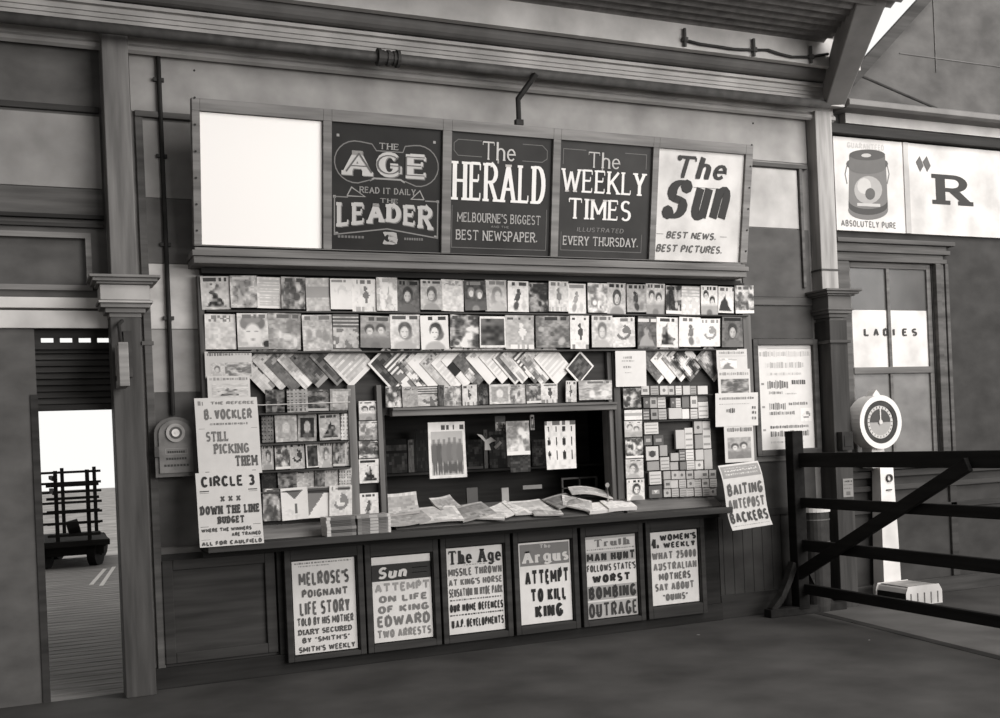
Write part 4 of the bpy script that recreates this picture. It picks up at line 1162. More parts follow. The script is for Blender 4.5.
# ------------------------------------------------------------------ sheets hanging from the kiosk ends
def hang(name, cat, corners, y, tone, lines, label, group=None, roty=0., bend=None, rotx=0., grow=1.):
    (a, b), (c, d), (e, f), (g, h) = corners        # top left, top right, bottom right, bottom left in the photograph's sight lines
    P4 = [W(a, b, y), W(c, d, y), W(e, f, y), W(g, h, y)]
    w = ((P4[1][0] - P4[0][0]) + (P4[2][0] - P4[3][0])) / 2
    hh = math.hypot((P4[0][1] - P4[3][1] + P4[1][1] - P4[2][1]) / 2, (P4[3][0] - P4[0][0] + P4[2][0] - P4[1][0]) / 2)
    cx, cz = sum(p[0] for p in P4) / 4, sum(p[1] for p in P4) / 4
    return tag(poster(name, w, hh, tone, lines, (cx, y, cz), (rotx, roty, 0), bend=bend), label, cat, group)


cur = lambda k: (lambda x, z: -k * math.sin(z * 9) - .3 * k * math.cos(x * 14))
hang('newspaper', 'newspaper', ((204, 351), (252, 352), (252, 378), (206, 378)), -.12, 196, [('~', .05, .6, .05, .17, 125), ('~', .65, .95, .06, .14, 160), ('mosaic', .12, .4, .42, .95, 110, dict(c=('head', 175, 120, 3, False))), ('mosaic', .42, .98, .42, .95, 120, dict(c=('scene', 182, 125, 6, False)))],
     'folded newspaper with dog picture hanging under the second magazine row', 'folded newspapers above the racing poster')
hang('newspaper', 'newspaper', ((207, 376), (250, 376), (250, 398), (208, 398)), -.13, 206, [('~', .05, .95, .06, .2, 165), ('mosaic', .1, .95, .35, .95, 110, dict(c=('mass', 178, 105, 8, False)))],
     'folded newspaper with ridge picture hanging just above the VOCKLER poster', 'folded newspapers above the racing poster')
hang('hanging_poster', 'poster', ((194, 397), (257, 397), (262, 474), (199, 475)), -.205, 202, [
    ('~', .05, .13, .04, .1, 140), ('THE REFEREE', .25, .95, .05, .09, 135, dict(tv=.3, th=.2)), ('B. VOCKLER', .14, .9, .15, .29, 112, dict(tv=.3, th=.22)), ('~', .22, .84, .33, .36, 140), (None, .04, .97, .40, .406, 140),
    ('STILL', .15, .5, .44, .57, 118, dict(tv=.28, th=.2, serif=.8)), ('PICKING', .26, .82, .60, .73, 112, dict(tv=.26, th=.2, serif=.8)), ('THEM', .58, .94, .76, .90, 92, dict(tv=.34, th=.2, serif=.8)), (None, .1, .9, .955, .965, 120)],
     'tall cream poster reading STILL PICKING THEM hanging at the newsstand end', 'racing posters hanging at the newsstand end', bend=cur(.008), rotx=-.17)
hang('hanging_poster', 'poster', ((197, 471), (261, 472), (262, 545), (198, 546)), -.335, 204, [
    ('CIRCLE 3', .08, .92, .05, .2, 50, dict(tv=.28, th=.2)), (None, .05, .95, .245, .26, 80), (None, .05, .95, .275, .28, 100), ('X X X', .36, .68, .32, .41, 85, dict(tv=.34, th=.3)),
    ('DOWN THE LINE', .04, .97, .45, .57, 72, dict(tv=.34, th=.26, serif=.8)), ('BUDGET', .3, .72, .6, .7, 72, dict(tv=.34, th=.26, serif=.8)), (None, .03, .97, .725, .732, 110), ('WHERE THE WINNERS', .04, .82, .75, .805, 85, dict(tv=.3, th=.3)), ('ARE TRAINED', .5, .96, .825, .88, 85, dict(tv=.3, th=.3)),
    (None, .03, .97, .9, .905, 120), ('ALL FOR CAULFIELD', .03, .97, .925, .985, 85, dict(tv=.34, th=.3))],
     'cream poster headed CIRCLE 3 hanging below the STILL PICKING THEM poster', 'racing posters hanging at the newsstand end', bend=cur(.006), rotx=-.17)
hang('newspaper', 'newspaper', ((716, 349), (746, 349), (748, 372), (717, 372)), -.12, 205, [('~', .08, .9, .1, .22, 160), (None, .05, .95, .3, .31, 150), ('mosaic', .1, .65, .4, .95, 100, dict(c=('tent', 196, 130, 3, False)))],
     'white sheet with grey pyramid drawing, topmost of the end column', 'papers hanging in a column at the far end')
hang('newspaper', 'newspaper', ((717, 369), (749, 369), (751, 395), (719, 395)), -.13, 208, [('~', .05, .95, .12, .24, 150), ('mosaic', .08, .95, .38, .97, 90, dict(c=('scene', 168, 110, 13, False)))],
     'paper with landscape sketch hanging below the pyramid sheet', 'papers hanging in a column at the far end')
hang('newspaper', 'newspaper', ((714, 394), (756, 392), (760, 425), (717, 427)), -.15, 212, [('~', .08, .92, .12, .2, 140), ('~', .25, .45, .45, .6, 95), ('~', .85, .95, .4, .5, 95), ('~', .85, .95, .55, .65, 100), ('~', .85, .95, .72, .82, 110), ('~', .08, .8, .32, .34, 170)],
     'widest white newspaper in the end column, with columns of small print', 'papers hanging in a column at the far end', bend=cur(.008))
hang('newspaper', 'newspaper', ((723, 426), (752, 425), (755, 461), (726, 463)), -.14, 205, [('~', .1, .95, .05, .17, 110), ('mosaic', .1, .9, .32, .9, 90, dict(c=('two', 150, 95, 13, False)))],
     'white paper with dark photograph of two people in the end column', 'papers hanging in a column at the far end')
hang('hanging_poster', 'poster', ((717, 466), (756, 462), (774, 524), (733, 529)), -.33, 206, [
    (None, .03, .97, .03, .22, 150), ('~', .1, .9, .06, .12, 210), ('~', .1, .9, .15, .18, 200), ('BAITING', .07, .95, .31, .49, 95, dict(tv=.34, th=.22)), ('ANTEPOST', .05, .96, .53, .69, 110, dict(tv=.38, th=.2)), ('BACKERS', .03, .97, .73, .90, 78, dict(tv=.36, th=.22)), ('~', .05, .95, .935, .95, 160)],
     'curling white poster reading BAITING ANTEPOST BACKERS jutting beside the end column', roty=-.06, rotx=-.30, bend=lambda x, z: -.03 * math.sin(z * 9))
hang('loose_poster', 'poster', ((614, 351), (645, 351), (647, 386), (617, 387)), -.115, 218, [('~', .25, .55, .15, .22, 165), ('~', .2, .6, .26, .3, 160), ('~', .25, .5, .42, .48, 170), ('~', .3, .5, .6, .62, 180)],
     'blank white sheet pinned on the upright beyond the slanted magazines', bend=cur(.006))

# framed notice on the wall
nf = tag(empty('framed_notice', (6.1, 0, 1.85)), 'tall framed white notice in faint print on the wall beside the barrier', 'notice')
Y = -.02
X0, X1 = WX(758, 400, Y), WX(813, 400, Y)
Z0, Z1 = 1.40, 2.30
MB().frame(X0 - .05 - 6.1, X1 + .05 - 6.1, Z0 - .05 - 1.85, Z1 + .05 - 1.85, .05, -.055, -.0145).build('frame', mat(80, 'wood'), nf, bevel=.004)
poster('notice_sheet', X1 - X0, Z1 - Z0, 214, [
    ('~', .06, .97, .055, .11, 182), ('~', .15, .85, .16, .22, 186), ('~', .18, .8, .26, .29, 192), (None, .2, .98, .03, .033, 150),
    ('~', .18, .56, .335, .42, 120), ('~', .62, .88, .335, .38, 110), ('~', .2, .45, .44, .47, 150), ('~', .5, .7, .46, .475, 180), (None, .07, .12, .36, .38, 140),
    ('~', .2, .5, .55, .62, 125), ('~', .55, .9, .55, .58, 125), ('~', .2, .65, .635, .67, 130), (None, .07, .12, .58, .6, 150), ('mosaic', .76, .96, .61, .74, 140, dict(c=('swirl', 210, 140, 5, False), n=(8, 8))),
    ('~', .2, .9, .77, .80, 120), ('~', .2, .9, .82, .88, 115), (None, .07, .12, .8, .82, 150), ('~', .2, .8, .92, .94, 180)], ((X0 + X1) / 2 - 6.1, -.016, (Z0 + Z1) / 2 - 1.85), parent=nf)
# ------------------------------------------------------------------ inside the serving window
GI = 'papers hung inside the serving window'
def inside(corners, y, kd, bg, fg, label, group=GI, n=(28, 36)):
    (a, b), (c, d) = corners
    x0, x1 = WX(a, (b + d) / 2, y), WX(c, (b + d) / 2, y)
    z1, z0 = WZ((a + c) / 2, b, y), WZ((a + c) / 2, d, y)
    return magazine((x0 + x1) / 2, (z0 + z1) / 2, y, x1 - x0, z1 - z0, kd, bg, fg, label, group, lean=.0, n=n)


inside(((428, 422), (465, 478)), .02, 'crowd', 205, 75, 'large white newspaper with crowd photograph hanging in the serving window')
inside(((506, 421), (529, 455)), .03, 'scene', 190, 130, 'pale magazine with clouded cover hanging mid window')
inside(((510, 455), (530, 472)), .06, 'plain', 70, 60, 'dark magazine hanging under the clouded one', n=(8, 8))
inside(((545, 421), (575, 469)), .03, 'men', 205, 62, 'white chart of twelve dark figures hanging in the window')
inside(((495, 416), (505, 431)), .10, 'lines', 160, 90, 'small grey booklet hanging high in the window', n=(8, 10))
inside(((530, 415), (534, 430)), .10, 'frame', 150, 50, 'thin framed card beside the clouded magazine', n=(6, 8))
# shelf with dull magazines standing on it
m = MB().box(2.3, 4.6, .55, .80, 1.33, 1.35).box(2.3, 4.6, .79, .81, .9, 2.2)
tag(m.build('inner_shelf', mat(62, 'wood'), bevel=.003), 'dark shelf across the inside of the serving window', 'shelf')
y = .62
zs = 1.352
inn = [(386, 407, 440, 90, 'lines', 'dim striped booklet'), (408, 414, 440, 120, 'plain', 'thin pale booklet'), (416, 428, 430, 60, 'plain', 'very dark booklet'), (466, 483, 440, 80, 'scene', 'dim mottled booklet'), (484, 488, 430, 118, 'plain', 'narrow pale booklet'),
       (489, 506, 432, 92, 'scene', 'grey pictured booklet'), (507, 512, 440, 110, 'plain', 'pale-spined booklet'), (532, 546, 440, 84, 'scene', 'dusky flowered booklet')]
for i, (a, b, top, t, kd, lk) in enumerate(inn):
    x0, x1 = WX(a, 460, y), WX(b, 460, y)
    h = min(.36, WZ(a, top, y) - zs)
    magazine((x0 + x1) / 2, zs + h / 2 + .002, y, x1 - x0 - .004, h, kd, t, t - 35, '%s standing on the inner shelf, %s along' % (lk, ORD[i]), 'booklets on the inner shelf', n=(8, 12))
m = MB()
pts = [(477, 434), (482, 435), (486, 440), (491, 437), (496, 441), (492, 442), (489, 444), (491, 450), (485, 450), (485, 442), (481, 438)]
m.prism([W(p[0], p[1], .2) for p in pts], .2, .205, 'y', 215)
c_ = W(498, 444, .2)
m.prism([W(p[0], p[1], .2) for p in ((494, 447), (500, 441), (502, 443), (496, 449))], .2, .205, 'y', 210)
tag(m.build('paper_cutout', PR), 'white paper cut-out hanging between the crowd newspaper and clouded magazine', 'cut-out')
m = MB()
for i, (a, b) in enumerate(((419, 445), (446, 462), (463, 480))):
    magazine(WX(614, a, .05) - .02, WZ(612, (a + b) / 2, .05), .05, .08, WZ(612, a, .05) - WZ(612, b, .05), 'scene', 150 - 15 * i, 80, 'grey booklet seen edgewise on the window jamb, %s down' % ORD[i], 'booklets on the window jamb', n=(6, 8)).rotation_euler = (0, .05, .6)
m = MB().beam(at(611, 477, .05), at(622, 501, -.04), .02, .012)
tag(m.build('window_prop', mat(150, 'wood')), 'slim pale prop leaning at the far jamb of the serving window', 'prop')
m = MB()
for a, b, c, d, t, lb in ((467, 478, 488, 508, 88, 'dull grey upright slat behind the third counter newspaper'), (502, 509, 488, 510, 165, 'pale upright slat rising behind the counter papers mid window')):
    tag(MB().box(WX(a, 498, .2), WX(b, 498, .2), .2, .22, 1.0, WZ(a, c, .2), t).build('slat_upright', PR), lb, 'slat')
m = MB().box(WX(523, 487, .3), WX(542, 487, .3), .3, .315, WZ(532, 489, .3), WZ(532, 485, .3), 150)
tag(m.build('price_strip', PR), 'short pale strip fixed low at the back of the window', 'strip')
# low rack inside
m = MB()
for a, b, c, d in ((562, 598, 478, 499),):
    x0, x1, z1, z0 = WX(a, 490, .35), WX(b, 490, .35), WZ(a, c, .35), WZ(a, d, .35)
    m.frame(x0, x1, z0, z1, .015, .35, .37).box((x0 + x1) / 2 - .006, (x0 + x1) / 2 + .006, .35, .37, z0, z1).box(x0, x1, .35, .37, (z0 + z1) / 2 - .005, (z0 + z1) / 2 + .005)
tag(m.build('wire_rack', mat(98, 'metal')), 'small dim rack standing behind the papers at the far window side', 'rack')

# papers strewn on the sloped counter rack
SLP = math.atan(.137 / .33)


def strewn(px, py, w, d, tone, ink, turn, label, wav=.02, y0=None, name='newspaper', lift=0., n=3, tip=0.):
    yy = -.05 if y0 is None else y0
    x, _ = W(px, py, yy)
    z = .963 + (yy + .17) * .415 + lift
    mb = MB()
    nx, nz = 12, 9
    fn = cover('text', tone, ink, int(px), False)
    r = random.Random(int(px * 3))
    ph, f1 = r.uniform(0, 6), r.uniform(7, 11)
    hgt = lambda a, b: wav * (1 + math.sin(f1 * a + ph)) * .5 + .4 * wav * (1 + math.sin(9 * b + ph * 2)) * .5 + tip * max(0, b / d + .5) ** 2
    th = .004 * n
    for i in range(nx):
        for k in range(nz):
            X0, X1, Y0, Y1 = -w / 2 + w * i / nx, -w / 2 + w * (i + 1) / nx, -d / 2 + d * k / nz, -d / 2 + d * (k + 1) / nz
            t = fn((i + .5) / nx, (k + .5) / nz) + r.uniform(-12, 12)
            mb.quad([(X0, Y0, hgt(X0, Y0) + th), (X1, Y0, hgt(X1, Y0) + th), (X1, Y1, hgt(X1, Y1) + th), (X0, Y1, hgt(X0, Y1) + th)], t)
            mb.quad([(X0, Y1, hgt(X0, Y1)), (X1, Y1, hgt(X1, Y1)), (X1, Y0, hgt(X1, Y0)), (X0, Y0, hgt(X0, Y0))], tone)
        for Y in (-d / 2, d / 2):
            q = [(X0, Y, hgt(X0, Y)), (X1, Y, hgt(X1, Y)), (X1, Y, hgt(X1, Y) + th), (X0, Y, hgt(X0, Y) + th)]
            mb.quad(q if Y < 0 else q[::-1], min(225, tone + 15))
    for k in range(nz):
        Y0, Y1 = -d / 2 + d * k / nz, -d / 2 + d * (k + 1) / nz
        for X in (-w / 2, w / 2):
            q = [(X, Y1, hgt(X, Y1)), (X, Y0, hgt(X, Y0)), (X, Y0, hgt(X, Y0) + th), (X, Y1, hgt(X, Y1) + th)]
            mb.quad(q if X < 0 else q[::-1], min(225, tone + 15))
    o = mb.build(name, PR)
    o.matrix_world = Matrix.Translation((x, yy, z)) @ Matrix.Rotation(SLP, 4, 'X') @ Matrix.Rotation(turn, 4, 'Z')
    return tag(o, label, 'newspaper' if name == 'newspaper' else 'magazine', 'papers laid out along the counter')


strewn(401, 520, .36, .26, 165, 110, .1, 'large soft newspaper bulging at the near corner of the counter', .04, lift=.012, n=4)
strewn(400, 508, .26, .2, 176, 120, -.15, 'opened newspaper rearing up like a tent at the near window post', .03, y0=.06, lift=.03, tip=.07)
strewn(437, 517, .34, .24, 192, 150, -.06, 'bright newspaper lying second along the counter', .02, lift=.008, n=4)
strewn(445, 508, .2, .16, 160, 110, .3, 'small peaked paper behind the second counter newspaper', .03, y0=.07, lift=.02, tip=.04)
strewn(472, 514, .3, .22, 150, 88, .2, 'grey illustrated paper lying third along the counter', .02, lift=.014)
strewn(487, 522, .26, .14, 190, 140, -.35, 'pale paper slipping over the front edge mid counter', .015, y0=-.11, lift=.016)
strewn(505, 512, .24, .2, 205, 170, .5, 'white newspaper fanned below the pale upright slat', .02, lift=.024)
strewn(527, 510, .34, .22, 190, 120, .1, 'flat white newspaper under the low strip', .014, y0=-.02, lift=.01, n=4)
strewn(545, 516, .24, .18, 160, 80, -.1, 'dark-printed paper at the counter edge below the figure chart', .012, y0=-.09, lift=.018)
strewn(562, 508, .26, .2, 130, 75, .3, 'dull grey magazine heaped among the counter papers', .03, y0=-.0, lift=.012)
strewn(577, 515, .24, .18, 172, 110, -.4, 'creased newspaper bending over near the bright bundle', .035, y0=-.06, lift=.02)
strewn(590, 502, .34, .16, 182, 130, -.25, 'long newspaper arching across to the far jamb', .05, y0=.03, lift=.05, n=2)
strewn(597, 519, .22, .15, 212, 180, .06, 'bright white bundle at the counter edge before the far jamb', .012, y0=-.10, lift=.006, n=7)
strewn(618, 515, .26, .15, 208, 175, .02, 'white bundle at the very end of the counter papers', .012, y0=-.10, lift=.006, n=8)
m = MB().tube([at(607, 485, -.07), at(608, 497, -.07), at(608, 516, -.10)], .008, 8)
m.prism([(a * .02 + W(607, 485, -.07)[0], b * .02 + W(607, 485, -.07)[1]) for a, b in ((1, 0), (.5, .9), (-.5, .9), (-1, 0), (-.5, -.9), (.5, -.9))], -.078, -.07, 'y')
tag(m.build('counter_spike', mat(150, 'metal'), smooth=False), 'thin upright bill spike standing between the two bright counter bundles', 'spike')

# bundles on the ledge
for s_, (a, b, t0, side) in enumerate(((327, 356, 110, 'before the lowest shelf'), (358, 391, 128, 'before the window post'))):
    y = -.35
    x0, x1 = WX(a, 530, y), WX(b, 530, y)
    for k in range(6):
        r = random.Random(s_ * 10 + k)
        t = t0 + r.uniform(-28, 28)
        mb = MB().box(-(x1 - x0) / 2, (x1 - x0) / 2, 0, .16, 0, .021, t)
        mb.box(-(x1 - x0) / 2 - .001, -(x1 - x0) / 2 + .026, -.001, .159, .001, .022, 196) if s_ == 0 else mb.box((x1 - x0) / 2 - .018, (x1 - x0) / 2 + .001, -.001, .159, .001, .022, 200)
        if s_ == 1: mb.box(-.03, .03, -.001, .1, .002, .0205, 176)
        for q in range(2): mb.box(-(x1 - x0) / 2 + .03, (x1 - x0) / 2 - .03, -.0008, 0, .004 + q * .009, .008 + q * .009, t - 35)
        o = mb.build('magazine', PR, None, ((x0 + x1) / 2 + r.uniform(-.004, .004), y + r.uniform(0, .006), .963 + k * .0222), (0, 0, r.uniform(-.02, .02)))
        tag(o, '%s magazine of the stack on the ledge %s' % (['bottom', 'second lowest', 'third from bottom', 'fourth from bottom', 'second highest', 'topmost'][k], side), 'magazine', 'stacked magazines on the ledge ' + side)
m = MB().tube([at(197, 404, -.14), at(262, 405, -.11), at(350, 402, -.1)], .0035, 6)
tag(m.build('string', mat(205, 'flat')), 'pale string stretched across the uppermost stepped shelf', 'string')

# ------------------------------------------------------------------ pipes, brackets, wall box
cx = .975
m = MB().tube([(WX(158, 55, -.03), -.03, 4.31), (cx, -.03, 1.84)], .016, 10)
cp = tag(empty('conduit', (cx, -.03, 1.84)), 'thin dark vertical conduit running down into the wall box', 'conduit')
m.build('pipe', mat(48, 'metal'), cp, (-cx, .03, -1.84))
for z in (4.12, 3.6, 3.0, 2.5):
    MB().box(cx - .035, cx + .035, -.035, -.003, z - .012, z + .012).build('clip', mat(62, 'metal'), cp, (-cx, .03, -1.84))
X0, X1, Z0, Z1 = .845, 1.105, 1.43, 1.72
bx = tag(empty('wall_box', (.975, 0, 1.43)), 'arch-topped iron box with round dial under the conduit', 'box')
O = (-.975, 0, -1.43)


def arch(x0, x1, z0, z1, rise, n=12):
    return [(x0, z0), (x1, z0)] + [((x0 + x1) / 2 + (x1 - x0) / 2 * math.cos(math.pi * k / n), z1 + rise * math.sin(math.pi * k / n)) for k in range(n + 1)]


MB().prism(arch(X0, X1, Z0, Z1, .10), -.10, -.0105, 'y').build('body', mat(96, 'metal', .5), bx, O, bevel=.006)
MB().prism(arch(X0 + .025, X1 - .025, Z0 + .025, Z1 - .01, .09), -.112, -.1005, 'y').build('door', mat(112, 'metal', .5), bx, O, bevel=.004)
ZC = WZ(172, 433, -.11)
MB().disc((.975, ZC), .062, -.125, -.1125, rin=.042).build('dial_ring', mat(150, 'metal'), bx, O)
MB().disc((.975, ZC), .041, -.122, -.1125).build('dial', mat(92, 'metal'), bx, O)
MB().disc((.975, ZC), .026, -.13, -.1225).disc((.975, ZC), .006, -.134, -.13).build('dial_glass', mat(208, 'metal'), bx, O)
MB().box(X0 - .012, X0 + .02, -.125, -.06, Z0 + .13, Z0 + .20).build('latch', mat(84, 'metal'), bx, O, bevel=.003)
mb = MB().frame(.905, 1.05, 1.575, 1.615, .004, -.1135, -.1125, 140)
for z, a, b in ((1.59, .92, 1.035), (1.545, .91, 1.045), (1.50, .895, 1.06)):
    for q in range(8): mb.box(a + (b - a) * q / 8, a + (b - a) * (q + .7) / 8, -.1145, -.1125, z - .006, z + .008, 66)
mb.build('raised_lettering', PR, bx, O)

xc, zc = W(388, 58, -.33)
lp = tag(empty('gas_pipe', (3.3, -.33, zc)), 'long dark horizontal pipe slung under the fluted cornice', 'pipe')
OP_ = (-3.3, .33, -zc)
MB().tube([(-3, -.33, zc), (6.45, -.33, zc)], .036, 14).build('pipe', mat(84, 'metal'), lp, OP_, smooth=True)
cb = MB()
for dx, r in ((-.07, .062), (.07, .062), (-.045, .052), (.045, .052), (0, .054)): cb.tube([(xc + dx - .011, -.33, zc), (xc + dx + .011, -.33, zc)], r, 14)
cb.tube([(xc - .07, -.33, zc), (xc + .07, -.33, zc)], .046, 14)
cb.build('collar', mat(72, 'metal'), lp, OP_)
b0 = Vector(at(519, 124, -.3))
m = MB().tube([b0, at(518, 98, -.3)], .02, 8).tube([at(518, 99, -.3), at(536, 74, -.38)], .022, 8).box(b0.x - .03, b0.x + .03, -.32, -.28, b0.z - .01, b0.z + .03)
tag(m.build('iron_bracket', mat(56, 'metal')), 'bent iron bracket tying the signboard top to the pipe', 'bracket')
pts = [at(a, b, -.52) for a, b in ((684, 40), (700, 44), (714, 46), (733, 49), (751, 50), (768, 50), (780, 54), (792, 57), (811, 57), (828, 54))]
cbz = tag(empty('cable', pts[0]), 'thick cable sagging between hooks under the roof edge', 'cable')
off = [-c for c in pts[0]]
MB().tube(pts, .012, 8).build('wire', mat(62, 'metal'), cbz, off, smooth=True)
for a, b in ((685, 40), (754, 50), (811, 57)):
    p = at(a, b, -.52)
    MB().tube([(p[0], -.52, p[2] - .05), (p[0], -.52, p[2] + .09)], .013, 8).tube([(p[0], -.52, p[2] - .015), (p[0], -.52, p[2] + .015)], .028, 10).build('insulator', mat(86, 'metal'), cbz, off)
m = MB().tube([at(852, 72, -.06), at(905, 95, -.06), at(966, 121, -.06)], .012, 8)
tag(m.build('stay_wire', mat(58, 'metal')), 'thin stay wire slanting down across the pale gable wall', 'wire')

# projecting board on the near pilaster
pb = tag(empty('projecting_board', (.65, -.2, 2.1)), 'narrow board jutting edgewise from the pilaster on an iron arm', 'board')
xa, za = W(118, 342, -.5)
xb, zb_ = W(129, 386, -.5)
MB().box(xa, xa + .06, -.5, -.23, zb_, za).build('board', mat(140, 'wood'), pb, (-.65, .2, -2.1), bevel=.004)
MB().box(xa, .60, -.30, -.2005, zb_ + .05, zb_ + .08).tube([(xa + .03, -.36, za), (xa + .03, -.24, za + .14), (.66, -.2, za + .17)], .012, 8).build('arm', mat(56, 'metal'), pb, (-.65, .2, -2.1))
MB().box(.66, .71, -.235, -.2005, za - .2, za + .1).build('hinge_plate', mat(70, 'metal'), pb, (-.65, .2, -2.1))
MB().box(.775, .85, -.21, -.18, za + .01, za + .035).build('hook', mat(90, 'metal'), pb, (-.65, .2, -2.1))

# ------------------------------------------------------------------ painted signs over the ladies' room
def es(x0, x1, z0, z1, label):
    o = MB().box(x0, x1, -.04, -.0105, z0, z1).build('painted_sign', mat(196, 'paint', .4))
    return tag(o, label, 'sign', 'white painted signs over the window')


Y = -.04
sx0, sx1, sx2 = WX(835, 185, Y), WX(904, 188, Y), WX(909, 188, Y)
SZ0, SZ1 = 3.32, 4.155
s1 = es(sx0, sx1, SZ0, SZ1, 'white sign with a dark milk-can drawing over the ladies window')
s2 = es(sx2, 10.6, SZ0, SZ1, 'white sign with a giant letter R beside the milk-can sign')
MB().box(sx1, sx2, -.05, -.0105, SZ0, SZ1).build('trim_17', mat(170))['kind'] = 'structure'
mb = MB()
U = lambda px, py: W(px, py, Y)
xA = U(847, 145)[0]
text(mb, 'GUARANTEED', xA, U(884, 147)[0], 4.06, 4.115, Y - .002, 178, tv=.26, th=.2)
text(mb, 'ABSOLUTELY PURE', U(841, 225)[0], U(896, 228)[0], 3.355, 3.415, Y - .002, 120, tv=.26, th=.2)
c = U(868, 188)


def shape(pts, tone, dy):
    mb.quad([(U(*p)[0], Y - dy, U(*p)[1]) for p in pts], tone)


el = lambda cx, cy, rx, ry, a0, a1, n=14: [(cx + rx * math.cos(math.radians(a0 + (a1 - a0) * k / n)), cy + ry * math.sin(math.radians(a0 + (a1 - a0) * k / n))) for k in range(n + 1)]
shape([(849, 165)] + [(848.5, 208)] + el(868, 210, 20, 10, 180, 0) + [(886, 166)], 112, .001)          # body
shape(el(868, 206, 19.5, 9, 180, 0) + el(868, 200, 19.5, 9, 0, 180), 76, .0015)
shape(el(868, 190, 14, 14, 0, 360, 20), 156, .002)
shape(el(864, 186, 7, 8, 0, 360, 12), 180, .0025)
shape(el(870, 194, 5, 6, 0, 360, 12), 92, .003)
shape([(857, 203), (880, 204), (880, 207), (857, 206)], 176, .003)
shape(el(867, 164, 21, 8, 0, 360, 20), 88, .0022)                                                        # shoulder
shape([(849, 155), (849, 168)] + el(867, 168, 18, 6, 180, 0) + [(885, 156)], 100, .0026)
shape(el(867, 155, 18, 5.5, 0, 360, 20), 82, .003)
shape(el(866, 155.5, 5, 2, 0, 360, 10), 170, .0034)
for sgn_ in (-1, 1):
    pts = [(867 + sgn_ * 20, 165), (867 + sgn_ * 22, 174), (867 + sgn_ * 20, 184)]
    ribbon(mb, [U(*p) for p in pts], .012, .012, Y - .001, 110)
mb.build('picture_and_lettering', PR, s1)
mb = MB()
r0, r1 = U(931, 173), U(971, 205)
rx = lambda f: r0[0] + (r1[0] - r0[0]) * f
zlo, zhi = U(935, 204)[1], U(935, 174)[1]
zr = lambda f: zlo + (zhi - zlo) * f
for a, b, c_, d_ in ((.10, .34, .14, .86), (0, .56, .86, 1), (0, .46, 0, .14), (.34, .56, .43, .56), (.66, 1.06, 0, .14)): rect(mb, rx(a), rx(b), zr(c_), zr(d_), Y - .003, 66)
for k in range(12):
    a, b = math.radians(90 - 15 * k), math.radians(75 - 15 * k)
    mb.quad([(rx(.56 + r1_ * math.cos(t)), Y - .003, zr(.715 + r2_ * math.sin(t))) for r1_, r2_, t in ((.14, .145, a), (.36, .285, a), (.36, .285, b), (.14, .145, b))], 66)
mb.quad([(rx(.44), Y - .003, zr(.43)), (rx(.70), Y - .003, zr(.14)), (rx(.98), Y - .003, zr(.14)), (rx(.72), Y - .003, zr(.45))], 66)
for a in (0, 7):
    q = [(915.5 + a, 162), (919.5 + a, 156), (923.5 + a, 166), (920 + a, 172)]
    mb.quad([(U(*p)[0], Y - .003, U(*p)[1]) for p in q], 96)
mb.build('lettering', PR, s2)

# ------------------------------------------------------------------ weighing machine
D0 = -.30
wx, wz = W(881, 422, D0)
wm = tag(empty('weighing_machine', (wx, -.2, 0)), "white penny weighing machine with round dial before the ladies' window", 'weighing machine')
q = (-wx, .2, 0)
bxa, bxb = WX(907, 590, -.56), WX(941, 590, -.56)
MB().prism([(bxa, .02), (bxb, .02), (bxb, .13), (bxb - .03, .175), (bxa + .02, .175), (bxa, .13)], -.56, -.20, 'y').build('base', mat(190, 'paint', .4), wm, q, bevel=.012)
MB().box(bxa - .01, bxb + .01, -.57, -.04, 0, .02).build('foot_plate', mat(70, 'metal'), wm, q, bevel=.004)
MB().box(bxa + .03, bxb - .04, -.54, -.22, .176, .184).build('tread_plate', mat(160, 'metal'), wm, q, bevel=.002)
m = MB()
for k in range(5): m.box(bxa + .04 + k * (bxb - bxa - .08) / 4 - .004, bxa + .04 + k * (bxb - bxa - .08) / 4 + .004, -.566, -.56, .03, .125)
MB().box(bxa - .006, bxa + .0, -.545, -.215, .015, .128).build('dark_side', mat(48, 'metal'), wm, q)  # darker tone over the left face of the base
m.build('base_moulding', mat(120, 'metal'), wm, q)
cm = WX(886.5, 560, -.12)
i0 = MB()
prof = [(0, .105, .07), (.12, .105, .07), (.16, .098, .065), (.6, .09, .06), (1.0, .078, .055), (1.24, .074, .05)]
i0v = []
for z, hw, hd in prof: i0v.append([(cm + sx_ * hw, -.12 + sy * hd, z) for sx_, sy in ((-1, -1), (1, -1), (1, 1), (-1, 1))])
for k in range(len(i0v) - 1):
    for j in range(4): i0.quad([i0v[k][j], i0v[k][(j + 1) % 4], i0v[k + 1][(j + 1) % 4], i0v[k + 1][j]])
i0.quad(i0v[0][::-1])
i0.quad(i0v[-1])
i0.build('column', mat(214, 'paint', .4), wm, q, bevel=.006)
R = .235
MB().disc((wx, wz), R, D0 + .02, D0 + .16, 40).disc((wx, wz), R * 1.0, D0, D0 + .02, 40, rin=R * .80).box(wx - .07, wx + .07, D0 + .05, D0 + .17, 1.2, wz - R * .7).build('dial_head', mat(222, 'flat', .4), wm, q)
MB().prism([(wx - .05, wz + R - .01), (wx + .05, wz + R - .01), (wx + .02, wz + R + .03), (wx, wz + R + .05), (wx - .02, wz + R + .03)], D0 + .04, D0 + .12, 'y').build('finial', mat(200), wm, q)
MB().disc((wx, wz), R * .80, D0 + .004, D0 + .019, 36, rin=R * .62).build('dial_bezel', mat(62, 'metal', .4), wm, q)
mb = MB().disc((wx, wz), R * .62, D0 + .012, D0 + .0195, 36, tone=160)
mb.disc((wx, wz), R * .61, D0 + .010, D0 + .012, 36, rin=R * .5, tone=196)
